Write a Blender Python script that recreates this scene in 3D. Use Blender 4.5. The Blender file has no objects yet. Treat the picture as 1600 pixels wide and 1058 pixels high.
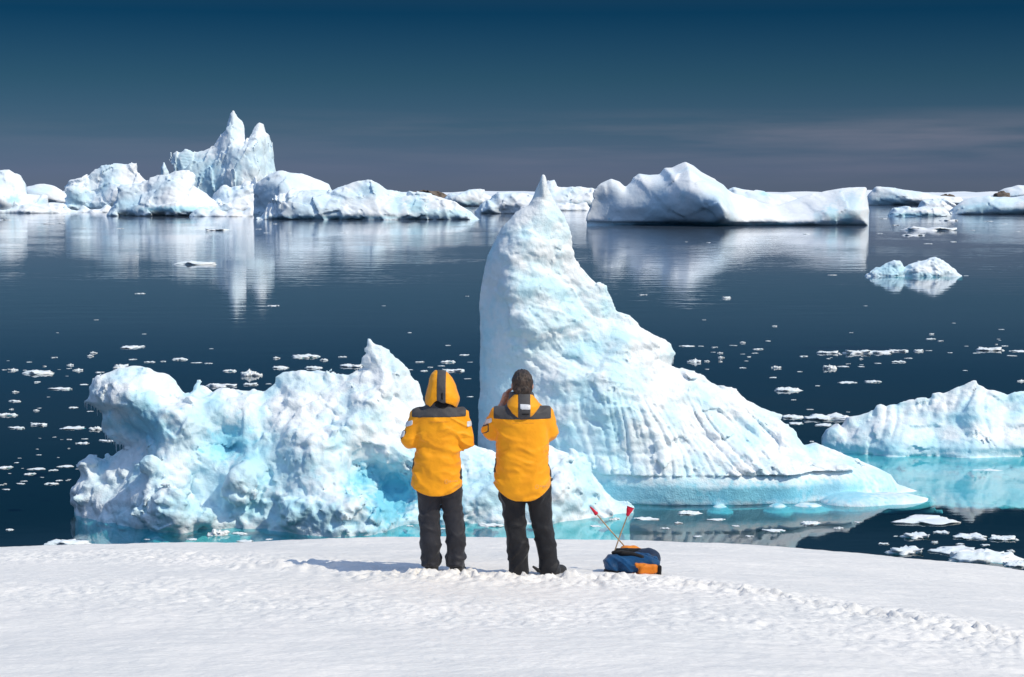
import bpy, math, random
import numpy as np
from mathutils import Vector

random.seed(7)
rng = np.random.default_rng(11)
S = bpy.context.scene
R = math.radians

# ------------------------------------------------------------------ camera
FPX = 2800.0            # focal length in pixels of the 1600 px wide photograph
CAMZ = 10.0             # metres above the water
PITCH = math.atan(229 / FPX)
cam_d = bpy.data.cameras.new("camera")
cam_d.sensor_width = 36.0
cam_d.lens = FPX / 1600 * 36
cam_d.clip_start = 0.1
cam_d.clip_end = 30000
cam = bpy.data.objects.new("camera", cam_d)
S.collection.objects.link(cam)
cam.location = (0, 0, CAMZ)
cam.rotation_euler = (math.pi / 2 - PITCH, 0, 0)
S.camera = cam

# ------------------------------------------------------------------ sun, sky, exposure
SUN_EL, SUN_AZ = R(46), R(31)      # the sun stands to the right and a little behind the camera
sd = Vector((math.cos(SUN_EL) * math.cos(SUN_AZ), -math.cos(SUN_EL) * math.sin(SUN_AZ), math.sin(SUN_EL)))
sun_d = bpy.data.lights.new("sun", 'SUN')
sun_d.energy = 2.25
sun_d.angle = R(0.5)
sun_d.color = (1.0, 0.92, 0.73)
sun = bpy.data.objects.new("sun", sun_d)
S.collection.objects.link(sun)
sun.rotation_euler = sd.to_track_quat('Z', 'Y').to_euler()
sun.location = (20, -20, 40)

W = bpy.data.worlds.new("World")
S.world = W
W.use_nodes = True
nt = W.node_tree
nt.nodes.clear()


def nd(tree, typ, **kw):
    n = tree.nodes.new(typ)
    for k, v in kw.items():
        setattr(n, k, v)
    return n


out = nd(nt, 'ShaderNodeOutputWorld')
bg = nd(nt, 'ShaderNodeBackground')
bg.inputs['Strength'].default_value = 0.15
sky = nd(nt, 'ShaderNodeTexSky', sky_type='NISHITA', sun_disc=False)
sky.sun_elevation = SUN_EL
sky.sun_rotation = math.atan2(sd.x, sd.y)
sky.altitude = 0
sky.air_density = 1.0
sky.dust_density = 0.3
sky.ozone_density = 2.0
tc = nd(nt, 'ShaderNodeTexCoord')
sep = nd(nt, 'ShaderNodeSeparateXYZ')
nt.links.new(tc.outputs['Generated'], sep.inputs[0])
ramp = nd(nt, 'ShaderNodeValToRGB')         # the polarised, deep blue lower sky
SKY_STOPS = [(0.00, (0.076, 0.108, 0.220)), (0.012, (0.068, 0.099, 0.212)), (0.035, (0.041, 0.079, 0.150)),
             (0.062, (0.0225, 0.062, 0.108)), (0.098, (0.0042, 0.0370, 0.075)), (0.125, (0.021, 0.0480, 0.078)),
             (0.175, (0.010, 0.032, 0.060)), (0.23, (0.12, 0.17, 0.22)), (0.38, (1.08, 1.03, 0.96)), (1.0, (1.08, 1.03, 0.96))]
while len(ramp.color_ramp.elements) < len(SKY_STOPS):
    ramp.color_ramp.elements.new(0.5)
for e, (p, c) in zip(ramp.color_ramp.elements, SKY_STOPS):
    e.position = p
    e.color = (*c, 1)
nt.links.new(sep.outputs['Z'], ramp.inputs[0])
mul = nd(nt, 'ShaderNodeMix', data_type='RGBA', blend_type='MULTIPLY')
mul.inputs[0].default_value = 1.0
nt.links.new(sky.outputs[0], mul.inputs[6])
nt.links.new(ramp.outputs[0], mul.inputs[7])
# thin pinkish cloud streaks low over the horizon
mp = nd(nt, 'ShaderNodeMapping')
mp.inputs['Scale'].default_value = (4, 4, 48)
mp.inputs['Location'].default_value = (1.3, 0.0, 0.3)
nt.links.new(tc.outputs['Generated'], mp.inputs[0])
cn = nd(nt, 'ShaderNodeTexNoise')
cn.inputs['Scale'].default_value = 1.6
cn.inputs['Detail'].default_value = 6
cn.inputs['Roughness'].default_value = 0.55
nt.links.new(mp.outputs[0], cn.inputs['Vector'])
cr = nd(nt, 'ShaderNodeMapRange')
cr.inputs[1].default_value, cr.inputs[2].default_value = 0.42, 0.80
nt.links.new(cn.outputs[0], cr.inputs[0])
band = nd(nt, 'ShaderNodeValToRGB')
bs = [(0.0, 0.1), (0.010, 0.35), (0.022, 0.8), (0.034, 1.0), (0.047, 0.0)]
while len(band.color_ramp.elements) < len(bs):
    band.color_ramp.elements.new(0.5)
for e, (p, c) in zip(band.color_ramp.elements, bs):
    e.position = p
    e.color = (c, c, c, 1)
nt.links.new(sep.outputs['Z'], band.inputs[0])
side = nd(nt, 'ShaderNodeMapRange')
side.inputs[1].default_value, side.inputs[2].default_value = -0.30, 0.26
side.inputs[3].default_value, side.inputs[4].default_value = 0.15, 1.0
nt.links.new(sep.outputs['X'], side.inputs[0])
m1 = nd(nt, 'ShaderNodeMath', operation='MULTIPLY')
m2 = nd(nt, 'ShaderNodeMath', operation='MULTIPLY')
m3 = nd(nt, 'ShaderNodeMath', operation='MULTIPLY')
nt.links.new(cr.outputs[0], m1.inputs[0])
nt.links.new(band.outputs[0], m1.inputs[1])
nt.links.new(m1.outputs[0], m2.inputs[0])
nt.links.new(side.outputs[0], m2.inputs[1])
nt.links.new(m2.outputs[0], m3.inputs[0])
m3.inputs[1].default_value = 0.36
cm = nd(nt, 'ShaderNodeMix', data_type='RGBA')
nt.links.new(m3.outputs[0], cm.inputs[0])
nt.links.new(mul.outputs[2], cm.inputs[6])
cm.inputs[7].default_value = (1.75, 1.50, 1.85, 1)
nt.links.new(cm.outputs[2], bg.inputs['Color'])
nt.links.new(bg.outputs[0], out.inputs[0])

S.view_settings.view_transform = 'Standard'
S.view_settings.look = 'None'
S.view_settings.exposure = 0.5
S.view_settings.gamma = 1
S.view_settings.use_curve_mapping = False
S.render.engine = 'CYCLES'
S.cycles.use_denoising = True
S.cycles.max_bounces = 8
S.cycles.diffuse_bounces = 4
S.cycles.glossy_bounces = 4
S.cycles.transparent_max_bounces = 12
S.cycles.caustics_reflective = False
S.cycles.caustics_refractive = False
S.cycles.sample_clamp_indirect = 4


# ------------------------------------------------------------------ photo geometry
def ray(px, py):
    u, v = (px - 800) / FPX, (529 - py) / FPX
    c, s = math.cos(PITCH), math.sin(PITCH)
    return u, c + v * s, -s + v * c


def at(px, py, Y):
    x, y, z = ray(px, py)
    return x / y * Y, Y, CAMZ + z / y * Y


def on_water(px, py, z=0.0):
    x, y, zz = ray(px, py)
    t = (z - CAMZ) / zz
    return x * t, y * t, z


# ------------------------------------------------------------------ noise
_perm = rng.permutation(256).astype(np.int32)
_perm = np.concatenate([_perm, _perm, _perm])
_grad = rng.normal(size=(256, 3)).astype(np.float32)
_grad /= np.linalg.norm(_grad, axis=1)[:, None]
_cell = rng.random((256, 3)).astype(np.float32)


def _hash(i, j, k):
    return _perm[_perm[_perm[i & 255] + (j & 255)] + (k & 255)]


def perlin(p):
    p = p.astype(np.float32)
    if len(p) > 150000:
        return np.concatenate([perlin(q) for q in np.array_split(p, len(p) // 100000 + 1)])
    i = np.floor(p).astype(np.int32)
    f = (p - i).astype(np.float32)
    w = f * f * f * (f * (f * 6 - 15) + 10)
    res = 0
    for dx in (0, 1):
        wx = w[:, 0] if dx else 1 - w[:, 0]
        for dy in (0, 1):
            wy = w[:, 1] if dy else 1 - w[:, 1]
            for dz in (0, 1):
                wz = w[:, 2] if dz else 1 - w[:, 2]
                g = _grad[_hash(i[:, 0] + dx, i[:, 1] + dy, i[:, 2] + dz)]
                res = res + wx * wy * wz * (g[:, 0] * (f[:, 0] - dx) + g[:, 1] * (f[:, 1] - dy) + g[:, 2] * (f[:, 2] - dz))
    return res * 1.5


def fbm(p, octs=3, gain=0.5):
    a, t, s = 1.0, 0.0, 0.0
    for o in range(octs):
        t = t + a * perlin(p * (2.03 ** o) + 17.3 * o)
        a *= gain
    return t


def ridged(p, octs=3):
    a, t = 1.0, 0.0
    for o in range(octs):
        t = t + a * (0.5 - 2 * np.abs(perlin(p * (2.03 ** o) + 7.1 * o)))
        a *= 0.5
    return t


def worley(p):
    """rounded lumps: 1 at cell points falling to 0 between them"""
    p = p.astype(np.float32)
    if len(p) > 150000:
        return np.concatenate([worley(q) for q in np.array_split(p, len(p) // 100000 + 1)])
    i = np.floor(p).astype(np.int32)
    best = np.full(len(p), 9.0, np.float32)
    for dx in (-1, 0, 1):
        for dy in (-1, 0, 1):
            for dz in (-1, 0, 1):
                c = i + np.array([dx, dy, dz], np.int32)
                q = c + _cell[_hash(c[:, 0], c[:, 1], c[:, 2])] - p
                best = np.minimum(best, (q * q).sum(1))
    return 1.0 - np.minimum(best, 1.0)


def facet(p):
    """broken planes: each cell of a cracked block has a flat face of its own slant"""
    p = p.astype(np.float32)
    if len(p) > 150000:
        return np.concatenate([facet(q) for q in np.array_split(p, len(p) // 100000 + 1)])
    i = np.floor(p).astype(np.int32)
    best = np.full(len(p), 9.0, np.float32)
    val = np.zeros(len(p), np.float32)
    for dx in (-1, 0, 1):
        for dy in (-1, 0, 1):
            for dz in (-1, 0, 1):
                c = i + np.array([dx, dy, dz], np.int32)
                hsh = _hash(c[:, 0], c[:, 1], c[:, 2])
                q = p - (c + _cell[hsh])
                d = (q * q).sum(1)
                m = d < best
                best = np.where(m, d, best)
                val = np.where(m, (q * _grad[hsh]).sum(1) + 0.35 * (_cell[hsh, 0] - 0.5), val)
    return val


NOISE = {'facet': facet, 'fbm': fbm, 'ridge': ridged, 'lump': lambda p: worley(p) - 0.6, 'fine': lambda p: fbm(p, 2)}


# ------------------------------------------------------------------ field -> mesh (naive surface nets)
def nets(F, org, h):
    inside = F > 0
    n = np.array(F.shape)
    c = np.zeros(n - 1, np.int8)
    for dx in (0, 1):
        for dy in (0, 1):
            for dz in (0, 1):
                c += inside[dx:n[0] - 1 + dx, dy:n[1] - 1 + dy, dz:n[2] - 1 + dz]
    act = np.argwhere((c > 0) & (c < 8))
    idx = np.full(c.shape, -1, np.int32)
    idx[act[:, 0], act[:, 1], act[:, 2]] = np.arange(len(act))
    acc = np.zeros((len(act), 3), np.float32)
    cnt = np.zeros(len(act), np.float32)
    corner = {}
    for dx in (0, 1):
        for dy in (0, 1):
            for dz in (0, 1):
                corner[dx, dy, dz] = F[act[:, 0] + dx, act[:, 1] + dy, act[:, 2] + dz]
    for a in corner:
        for ax in range(3):
            if a[ax] == 0:
                b = list(a); b[ax] = 1; b = tuple(b)
                fa, fb = corner[a], corner[b]
                m = (fa > 0) != (fb > 0)
                t = np.where(m, fa / np.where(m, fa - fb, 1), 0)
                pos = np.tile(np.array(a, np.float32), (len(act), 1))
                pos[:, ax] = t
                acc += pos * m[:, None]
                cnt += m
    V = (act + acc / cnt[:, None]) * h + np.asarray(org)
    quads = []
    for ax in range(3):
        sl0 = [slice(None)] * 3; sl1 = [slice(None)] * 3
        sl0[ax] = slice(0, -1); sl1[ax] = slice(1, None)
        s0, s1 = inside[tuple(sl0)], inside[tuple(sl1)]
        e = np.argwhere(s0 != s1)
        o1, o2 = (ax + 1) % 3, (ax + 2) % 3
        lim = np.array(c.shape)
        e = e[(e[:, o1] > 0) & (e[:, o2] > 0) & (e[:, o1] < lim[o1]) & (e[:, o2] < lim[o2])]
        q = []
        for d1, d2 in ((-1, -1), (0, -1), (0, 0), (-1, 0)):
            k = e.copy(); k[:, o1] += d1; k[:, o2] += d2
            q.append(idx[k[:, 0], k[:, 1], k[:, 2]])
        q = np.stack(q, 1)
        flip = ~inside[e[:, 0], e[:, 1], e[:, 2]]
        q[flip] = q[flip][:, ::-1]
        quads.append(q)
    Q = np.concatenate(quads)
    Q = Q[(Q >= 0).all(1)]
    return V, Q


def mesh_obj(name, V, Q, mat, parent=None, attrs=None, smooth=True, origin=None):
    me = bpy.data.meshes.new(name)
    V = np.asarray(V, np.float32)
    Q = np.asarray(Q, np.int32)
    if origin is not None:
        V = V - np.asarray(origin, np.float32)
    k = Q.shape[1]
    me.vertices.add(len(V))
    me.vertices.foreach_set('co', V.ravel())
    me.loops.add(Q.size)
    me.loops.foreach_set('vertex_index', Q.ravel())
    me.polygons.add(len(Q))
    me.polygons.foreach_set('loop_start', np.arange(0, Q.size, k, dtype=np.int32))
    me.update(calc_edges=True)
    me.validate()
    me.polygons.foreach_set('use_smooth', np.full(len(me.polygons), smooth))
    for an, av in (attrs or {}).items():
        a = me.attributes.new(an, 'FLOAT', 'POINT')
        a.data.foreach_set('value', np.asarray(av, np.float32))
    me.materials.append(mat)
    o = bpy.data.objects.new(name, me)
    S.collection.objects.link(o)
    if origin is not None:
        o.location = origin
    if parent is not None:
        o.parent = parent
    return o


def tag(o, label=None, cat=None, group=None, kind=None):
    for k, v in (('label', label), ('category', cat), ('group', group), ('kind', kind)):
        if v:
            o[k] = v
    return o


def keep_largest(V, Q):
    """drop stray crumbs that float free of the body"""
    p = np.arange(len(V))
    E = np.concatenate([Q[:, [0, 1]], Q[:, [1, 2]], Q[:, [2, 3]]])
    while True:
        m = np.minimum(p[E[:, 0]], p[E[:, 1]])
        p2 = p.copy()
        np.minimum.at(p2, E[:, 0], m)
        np.minimum.at(p2, E[:, 1], m)
        p2 = p2[p2]
        if (p2 == p).all():
            break
        p = p2
    lab, inv, cnt = np.unique(p, return_inverse=True, return_counts=True)
    keep = inv == cnt.argmax()
    new = np.cumsum(keep) - 1
    Q = Q[keep[Q].all(1)]
    return V[keep], new[Q]


# ------------------------------------------------------------------ materials
def principled(name, col, rough=0.6, **kw):
    m = bpy.data.materials.new(name)
    m.use_nodes = True
    b = m.node_tree.nodes['Principled BSDF']
    b.inputs['Base Color'].default_value = (*col, 1)
    b.inputs['Roughness'].default_value = rough
    for k, v in kw.items():
        b.inputs[k].default_value = v
    return m, b


def bump(m, b, layers, coord='Object', stretch=(1, 1, 1)):
    t = m.node_tree
    co = nd(t, 'ShaderNodeTexCoord')
    mp = nd(t, 'ShaderNodeMapping')
    mp.inputs['Scale'].default_value = stretch
    t.links.new(co.outputs[coord], mp.inputs[0])
    prev = None
    for scale, dist, det in layers:
        n = nd(t, 'ShaderNodeTexNoise')
        n.inputs['Scale'].default_value = scale
        n.inputs['Detail'].default_value = det
        t.links.new(mp.outputs[0], n.inputs['Vector'])
        bp = nd(t, 'ShaderNodeBump')
        bp.inputs['Distance'].default_value = dist
        bp.inputs['Strength'].default_value = 1.0
        t.links.new(n.outputs[0], bp.inputs['Height'])
        if prev:
            t.links.new(prev.outputs[0], bp.inputs['Normal'])
        prev = bp
    t.links.new(prev.outputs[0], b.inputs['Normal'])
    return mp


def mottle(m, b, c1, c2, scale, coord='Object', lo=0.35, hi=0.65, detail=5):
    t = m.node_tree
    co = nd(t, 'ShaderNodeTexCoord')
    n = nd(t, 'ShaderNodeTexNoise')
    n.inputs['Scale'].default_value = scale
    n.inputs['Detail'].default_value = detail
    t.links.new(co.outputs[coord], n.inputs['Vector'])
    mr = nd(t, 'ShaderNodeMapRange')
    mr.inputs[1].default_value, mr.inputs[2].default_value = lo, hi
    t.links.new(n.outputs[0], mr.inputs[0])
    mx = nd(t, 'ShaderNodeMix', data_type='RGBA')
    mx.inputs[6].default_value = (*c1, 1)
    mx.inputs[7].default_value = (*c2, 1)
    t.links.new(mr.outputs[0], mx.inputs[0])
    t.links.new(mx.outputs[2], b.inputs['Base Color'])
    return mx


def ice_material(name, scale, sss, layers, tint=(0.80, 0.88, 0.95), white=(0.90, 0.92, 0.94), blue=(0.22, 0.62, 0.78)):
    m, b = principled(name, white, 0.55)
    b.inputs['Specular IOR Level'].default_value = 0.3
    if sss:
        b.inputs['Subsurface Weight'].default_value = 1.0
        b.inputs['Subsurface Radius'].default_value = (0.35, 0.85, 1.0)
        b.inputs['Subsurface Scale'].default_value = sss
    mx = mottle(m, b, tint, white, scale, lo=0.36, hi=0.56)
    t = m.node_tree
    at_ = nd(t, 'ShaderNodeAttribute', attribute_name='blue_ice_and_shade')
    m2 = nd(t, 'ShaderNodeMix', data_type='RGBA')
    t.links.new(at_.outputs['Fac'], m2.inputs[0])
    t.links.new(mx.outputs[2], m2.inputs[6])
    m2.inputs[7].default_value = (*blue, 1)
    t.links.new(m2.outputs[2], b.inputs['Base Color'])
    bump(m, b, layers)
    return m


SSS = 0.0
ICE_NEAR = ice_material("glacier_ice", 0.8, SSS, [(5.0, 0.035, 6), (22, 0.016, 6)], tint=(0.62, 0.85, 0.93), white=(0.88, 0.90, 0.915))
ICE_FAR = ice_material("distant_glacier_ice", 0.06, 0.0, [(0.3, 0.30, 7)], tint=(0.68, 0.83, 0.93), white=(0.87, 0.89, 0.92))
ICE_FLOE = ice_material("floe_ice", 1.3, 0.0, [(5.0, 0.05, 5)], tint=(0.74, 0.82, 0.86), white=(0.86, 0.87, 0.88))


# ------------------------------------------------------------------ icebergs
def poly_sdf(X, Z, P):
    P = np.asarray(P, np.float32)
    d = np.full(X.shape, 1e9, np.float32)
    ins = np.zeros(X.shape, bool)
    n = len(P)
    for i in range(n):
        a, b = P[i], P[(i + 1) % n]
        ex, ez = b - a
        wx, wz = X - a[0], Z - a[1]
        t = np.clip((wx * ex + wz * ez) / (ex * ex + ez * ez + 1e-9), 0, 1)
        d = np.minimum(d, (wx - ex * t) ** 2 + (wz - ez * t) ** 2)
        if abs(ez) > 1e-9:
            cr = ((a[1] > Z) != (b[1] > Z)) & (X < ex * (Z - a[1]) / ez + a[0])
            ins ^= cr
    d = np.sqrt(d)
    return np.where(ins, d, -d)


def rbf(X, Z, pts):
    P = np.array([[p[0], p[1]] for p in pts], np.float64)
    v = np.array([p[2] for p in pts], np.float64)
    c = 0.15 * max(np.ptp(P[:, 0]), np.ptp(P[:, 1])) / max(len(P) ** 0.5, 1)
    k = lambda d2: np.sqrt(d2 + c * c)
    A = k(((P[:, None] - P[None]) ** 2).sum(2))
    mean = v.mean()
    w = np.linalg.solve(A + 1e-6 * np.eye(len(P)), v - mean)
    T = np.full(X.shape, mean, np.float32)
    for (x, z), wi in zip(P, w):
        T += (wi * k((X - x) ** 2 + (Z - z) ** 2)).astype(np.float32)
    return T


def sstep(a, b, x):
    t = np.clip((x - a) / (b - a), 0, 1)
    return t * t * (3 - 2 * t)


def smax(a, b, k):
    h = np.clip(0.5 + 0.5 * (a - b) / k, 0, 1)
    return b * (1 - h) + a * h + k * h * (1 - h)


import time as _t
_T = [_t.time()]


def berg(name, label, Y, top, depth, back, edge, h, noise, blue=(), blobs=(), feet=(), carve=(), zb=1.0, relief=None, shape=None,
         calm=None, mat=None, cat='iceberg', group=None, parent=None, flare=0.4, blue_fn=None, skirt=(0.0, 1.0)):
    top = [at(px, py, Y) for px, py in top]
    xs = [p[0] for p in top]
    P = [(p[0], p[2]) for p in top]
    P = [(P[0][0], -2 * zb)] + P + [(P[-1][0], -2 * zb)]
    D = []
    for px, py, dp in depth:
        x, y, z = at(px, py, Y - dp)
        D.append((x, z, dp))
    F_feet = [(*on_water(f[0], f[1], f[2]), *f[3:]) for f in feet]
    maxT = max(d[2] for d in D) * 1.12 + flare * zb
    B = [(*at(b[0], b[1], Y - b[2]), *b[3:]) for b in blobs] + F_feet
    ymin = min([Y - maxT] + [b[1] - b[4] for b in B]) - 4 * h
    x0 = min(min(xs), min([b[0] - b[3] for b in B], default=1e9)) - 5 * h
    x1 = max(max(xs), max([b[0] + b[3] for b in B], default=-1e9)) + 5 * h
    z1 = max(p[1] for p in P) + 5 * h
    gx = np.arange(x0, x1 + h, h, dtype=np.float32)
    gy = np.arange(ymin, Y + back + 5 * h, h, dtype=np.float32)
    gz = np.arange(-zb, z1 + h, h, dtype=np.float32)
    X2, Z2 = np.meshgrid(gx, gz, indexing='ij')
    s = poly_sdf(X2, Z2, P)
    Tc = np.maximum(rbf(X2, np.maximum(Z2, max(min(d[1] for d in D), -0.05)), D), 0.15 * edge)
    Tc = Tc + flare * np.clip(-Z2, 0, None)
    Tc = Tc + skirt[0] * np.exp(-np.clip(Z2, 0, None) / skirt[1]) * sstep(0, 3 * edge, s)
    if relief:
        Tc = Tc + relief(X2, Z2)
    g = np.where(s > 0, 1 - np.exp(-s / edge), s / edge)
    Tf = Tc * g
    Tb = (back + flare * np.clip(-Z2, 0, None)) * g

    def norm(T):
        a, b = np.gradient(T, h)
        return np.sqrt(1 + np.minimum(a * a + b * b, 12))
    nf, nb = norm(Tf), norm(Tb)
    dy = (gy - Y)[None, :, None]
    F = np.where(dy < 0, (Tf[:, None] + dy) / nf[:, None], (Tb[:, None] - dy) / nb[:, None]).astype(np.float32)
    GX, GY, GZ = gx[:, None, None], gy[None, :, None], gz[None, None, :]
    for b in B:
        bx, by, bz, rx, ry, rz = b[:6]
        q = np.sqrt(((GX - bx) / rx) ** 2 + ((GY - by) / ry) ** 2 + ((GZ - bz) / rz) ** 2)
        F = smax(F, (1 - q) * min(rx, ry, rz), 0.25 * min(rx, ry, rz))
    for c in carve:
        cx, cy, cz = at(c[0], c[1], Y - c[2])
        rx, ry, rz = c[3:6]
        q = np.sqrt(((GX - cx) / rx) ** 2 + ((GY - cy) / ry) ** 2 + ((GZ - cz) / rz) ** 2)
        F = -smax(-F, (1 - q) * min(rx, ry, rz), 0.2 * min(rx, ry, rz))
    amp = sum(abs(n[2]) for n in noise)
    w = np.argwhere(np.abs(F) < amp * 0.75 + 2.5 * h)
    pts = np.stack([gx[w[:, 0]], gy[w[:, 1]], gz[w[:, 2]]], 1)
    dF = np.zeros(len(pts), np.float32)
    fr_ = pts[:, 1] < Y + 0.35 * back            # the far side gets the coarse relief only
    for k, (kind, fr, a) in enumerate(noise):
        fr = np.asarray(fr, np.float32)
        if k == 0:
            dF += a * NOISE[kind](pts * fr + 3.7)
        else:
            dF[fr_] += a * NOISE[kind](pts[fr_] * fr + 3.7)
    if calm:
        dF[fr_] *= calm(pts[fr_])
    if shape:
        dF[fr_] += shape(pts[fr_])
    dF *= np.where(pts[:, 2] < -0.12, 0.2, 1.0)         # melted smooth below the water
    F[w[:, 0], w[:, 1], w[:, 2]] += dF
    # close the shape at the lower face of the grid
    F[:, :, 0] = np.minimum(F[:, :, 0], -h)
    F[0] = F[-1] = -h
    F[:, 0] = -h
    F[:, -1] = -h
    F[:, :, -1] = -h
    print('BERG', label, F.shape, len(pts), round(_t.time() - _T[0], 1)); _T[0] = _t.time()
    V, Q = nets(F, (gx[0], gy[0], gz[0]), h)
    V, Q = keep_largest(V, Q)
    bl = np.zeros(len(V), np.float32)
    wob = 1 + 0.9 * fbm(V * (1.6 / max(edge, 0.3)), 3)
    for bx, by, dp, rx, ry, a in blue:
        cx, _, cz = at(bx, by, Y - dp)
        sx, sz = rx / FPX * Y, ry / FPX * Y
        q = ((V[:, 0] - cx) / sx) ** 2 + ((V[:, 2] - cz) / sz) ** 2
        bl = np.maximum(bl, a * np.clip(1.5 * np.exp(-q * wob), 0, 1))
    if blue_fn:
        bl = np.maximum(bl, blue_fn(V))
    org = ((x0 + x1) / 2, Y, 0)
    o = mesh_obj(name, V, Q, mat or ICE_FAR, parent, {'blue_ice_and_shade': bl}, origin=org)
    if label:
        tag(o, label, cat, group)
    return o




def pxy(x, z, Y):
    """photo pixel of a point (x, z) on the vertical plane at distance Y"""
    dz = z - CAMZ
    c, s_ = math.cos(PITCH), math.sin(PITCH)
    fwd = Y * c - dz * s_
    up = Y * s_ + dz * c
    return 800 + FPX * x / fwd, 529 - FPX * up / fwd


def sheet(name, xs, ys, zfun, mat):
    X, Y = np.meshgrid(np.asarray(xs, np.float64), np.asarray(ys, np.float64), indexing='ij')
    Z = zfun(X, Y)
    V = np.stack([X.ravel(), Y.ravel(), Z.ravel()], 1)
    nx, ny = X.shape
    i = np.arange(nx * ny).reshape(nx, ny)
    Q = np.stack([i[:-1, :-1].ravel(), i[1:, :-1].ravel(), i[1:, 1:].ravel(), i[:-1, 1:].ravel()], 1)
    return mesh_obj(name, V, Q, mat)


# ------------------------------------------------------------------ the three near icebergs
MY = 59.5        # distance of the spired iceberg


def main_calm(p):
    px, py = pxy(p[:, 0], p[:, 2], p[:, 1])
    return np.where((p[:, 2] < 0.92) & (p[:, 2] > -0.2), 0.10, 1.0) * (0.3 + 0.7 * sstep(770, 815, px)) * (0.04 + 0.96 * sstep(285, 370, py))


def main_shape(p):
    px, py = pxy(p[:, 0], p[:, 2], p[:, 1])
    f = np.zeros(len(p), np.float32)
    front = p[:, 1] < MY - 0.1
    # fanned melt flutes of the lower half: upright at left, slanting down to the right further on
    k = sstep(900, 1180, px) * 1.05
    ph = (px - k * (py - 745)) / 17.0 + 1.6 * perlin(p * 0.5)
    m = sstep(590, 640, py - 0.10 * np.abs(px - 900)) * sstep(800, 880, px) * sstep(1330, 1180, px) * (p[:, 2] > 0.9)
    gr = lambda u, sc, sh: np.clip(1 - 2.6 * np.abs(perlin(np.stack([u * sc, py / 260 + sh, 0 * u + sh], 1))), 0, 1)
    f -= front * m * ((0.075 + 0.04 * sstep(960, 1080, px)) * gr(ph, 0.62, 0.3) ** 2 + 0.045 * gr(ph, 1.5, 5.7) ** 2 - 0.03)
    # slanting gullies of the upper half
    ph2 = (0.75 * (px - 860) - (py - 470)) / 30.0 + 1.2 * perlin(p * 0.45 + 9)
    m2 = sstep(395, 440, py) * sstep(600, 560, py) * sstep(800, 840, px)
    f -= front * m2 * (0.10 * gr(ph2, 0.55, 2.1) ** 2 + 0.04 * gr(ph2, 1.3, 8.1) ** 2 - 0.03)
    # old waterline: a straight wave-cut notch just above the water
    n = sstep(-0.30, -0.05, p[:, 2]) * (1 - sstep(0.90, 0.95, p[:, 2])) * sstep(740, 780, px) * sstep(1390, 1240, px)
    f -= front * n * 0.09
    return f


main_berg = berg("iceberg", "tall iceberg with curved horn-like spire and fluted lower face", MY,
     [(747, 775), (746, 700), (748, 640), (751, 600), (748, 560), (750, 520), (747, 480), (750, 450), (757, 415), (768, 385), (785, 356), (806, 336), (827, 321),
      (833, 308), (838, 294), (843, 284), (848, 275), (853, 287), (860, 302), (868, 322), (880, 340), (888, 360), (893, 380), (897, 402), (915, 425),
      (935, 445), (955, 466), (965, 487), (985, 491), (1006, 509), (1030, 526), (1046, 540), (1054, 553), (1044, 574), (1062, 579), (1090, 584),
      (1120, 600), (1160, 618), (1200, 636), (1226, 648), (1220, 656), (1240, 670), (1252, 684), (1260, 696), (1278, 692), (1302, 702), (1340, 718),
      (1370, 730), (1392, 742), (1402, 756), (1430, 766), (1462, 778)],
     [(846, 300, .25), (838, 330, .6), (812, 370, .95), (797, 410, 1.15), (790, 450, 1.15), (784, 500, 1.05), (782, 560, .95), (784, 640, .95), (784, 730, 1.05), (760, 640, .74), (760, 720, .80), (760, 560, .72), (764, 510, .7), (765, 450, .45),
      (870, 360, .45), (865, 410, .75), (850, 450, 1.15), (830, 470, 1.3), (900, 450, .5), (940, 490, .5), (880, 500, 1.1), (830, 525, 1.5), (960, 520, .8),
      (870, 548, 1.0), (930, 556, 1.0), (820, 560, 1.2), (1010, 545, .8), (830, 612, 1.35), (880, 588, 1.65), (950, 600, 1.95), (1020, 625, 1.7), (1045, 600, 1.2),
      (900, 660, 1.95), (850, 680, 1.6), (1000, 670, 2.2), (1080, 630, .9), (1100, 680, 1.6), (1150, 650, .8), (1160, 700, 1.7), (1210, 670, .7), (1220, 710, 1.6),
      (850, 745, 1.7), (950, 745, 2.4), (1050, 745, 2.8), (1150, 745, 2.7), (1240, 742, 2.4), (1320, 735, 1.8), (1380, 748, 1.0), (1290, 720, 1.3)],
     2.2, 0.30, 0.05,
     [('fbm', (0.5, 0.5, 0.9), 0.20), ('facet', (0.9, 0.9, 1.3), 0.10), ('lump', (2.6, 2.6, 3.0), 0.03), ('facet', (3.2, 3.2, 3.8), 0.035), ('lump', (6.5, 6.5, 7), 0.028), ('fbm', (5, 5, 6), 0.02), ('fbm', (11, 11, 11), 0.012)],
     blue=[(870, 545, 1.0, 60, 16, .28), (845, 500, 1.2, 45, 22, .25), (800, 570, 1.9, 25, 20, .25), (800, 660, 2.4, 60, 90, .22), (1000, 770, 2.4, 190, 15, .75), (900, 690, 1.9, 110, 60, .22), (1180, 770, 2.4, 110, 15, .95), (1290, 766, 2.0, 80, 13, .8), (820, 770, 1.8, 100, 14, .5)],  # besides blue ice, broad faint patches paint the lower wall's shaded blue
     blobs=[(1215, 797, 2.9, .50, .45, .30), (1125, 799, 3.0, .45, .4, .30), (1260, 795, 2.8, .7, .5, .28), (1330, 788, 2.2, 1.2, .9, .40), (1385, 787, 1.8, 1.4, .9, .35), (849, 296, .05, .13, .20, .50), (1420, 786, 1.4, .9, .7, .22)],
     
     zb=0.8, shape=main_shape, calm=main_calm, mat=ICE_NEAR, flare=-0.9)

LY = 55.6


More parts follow.
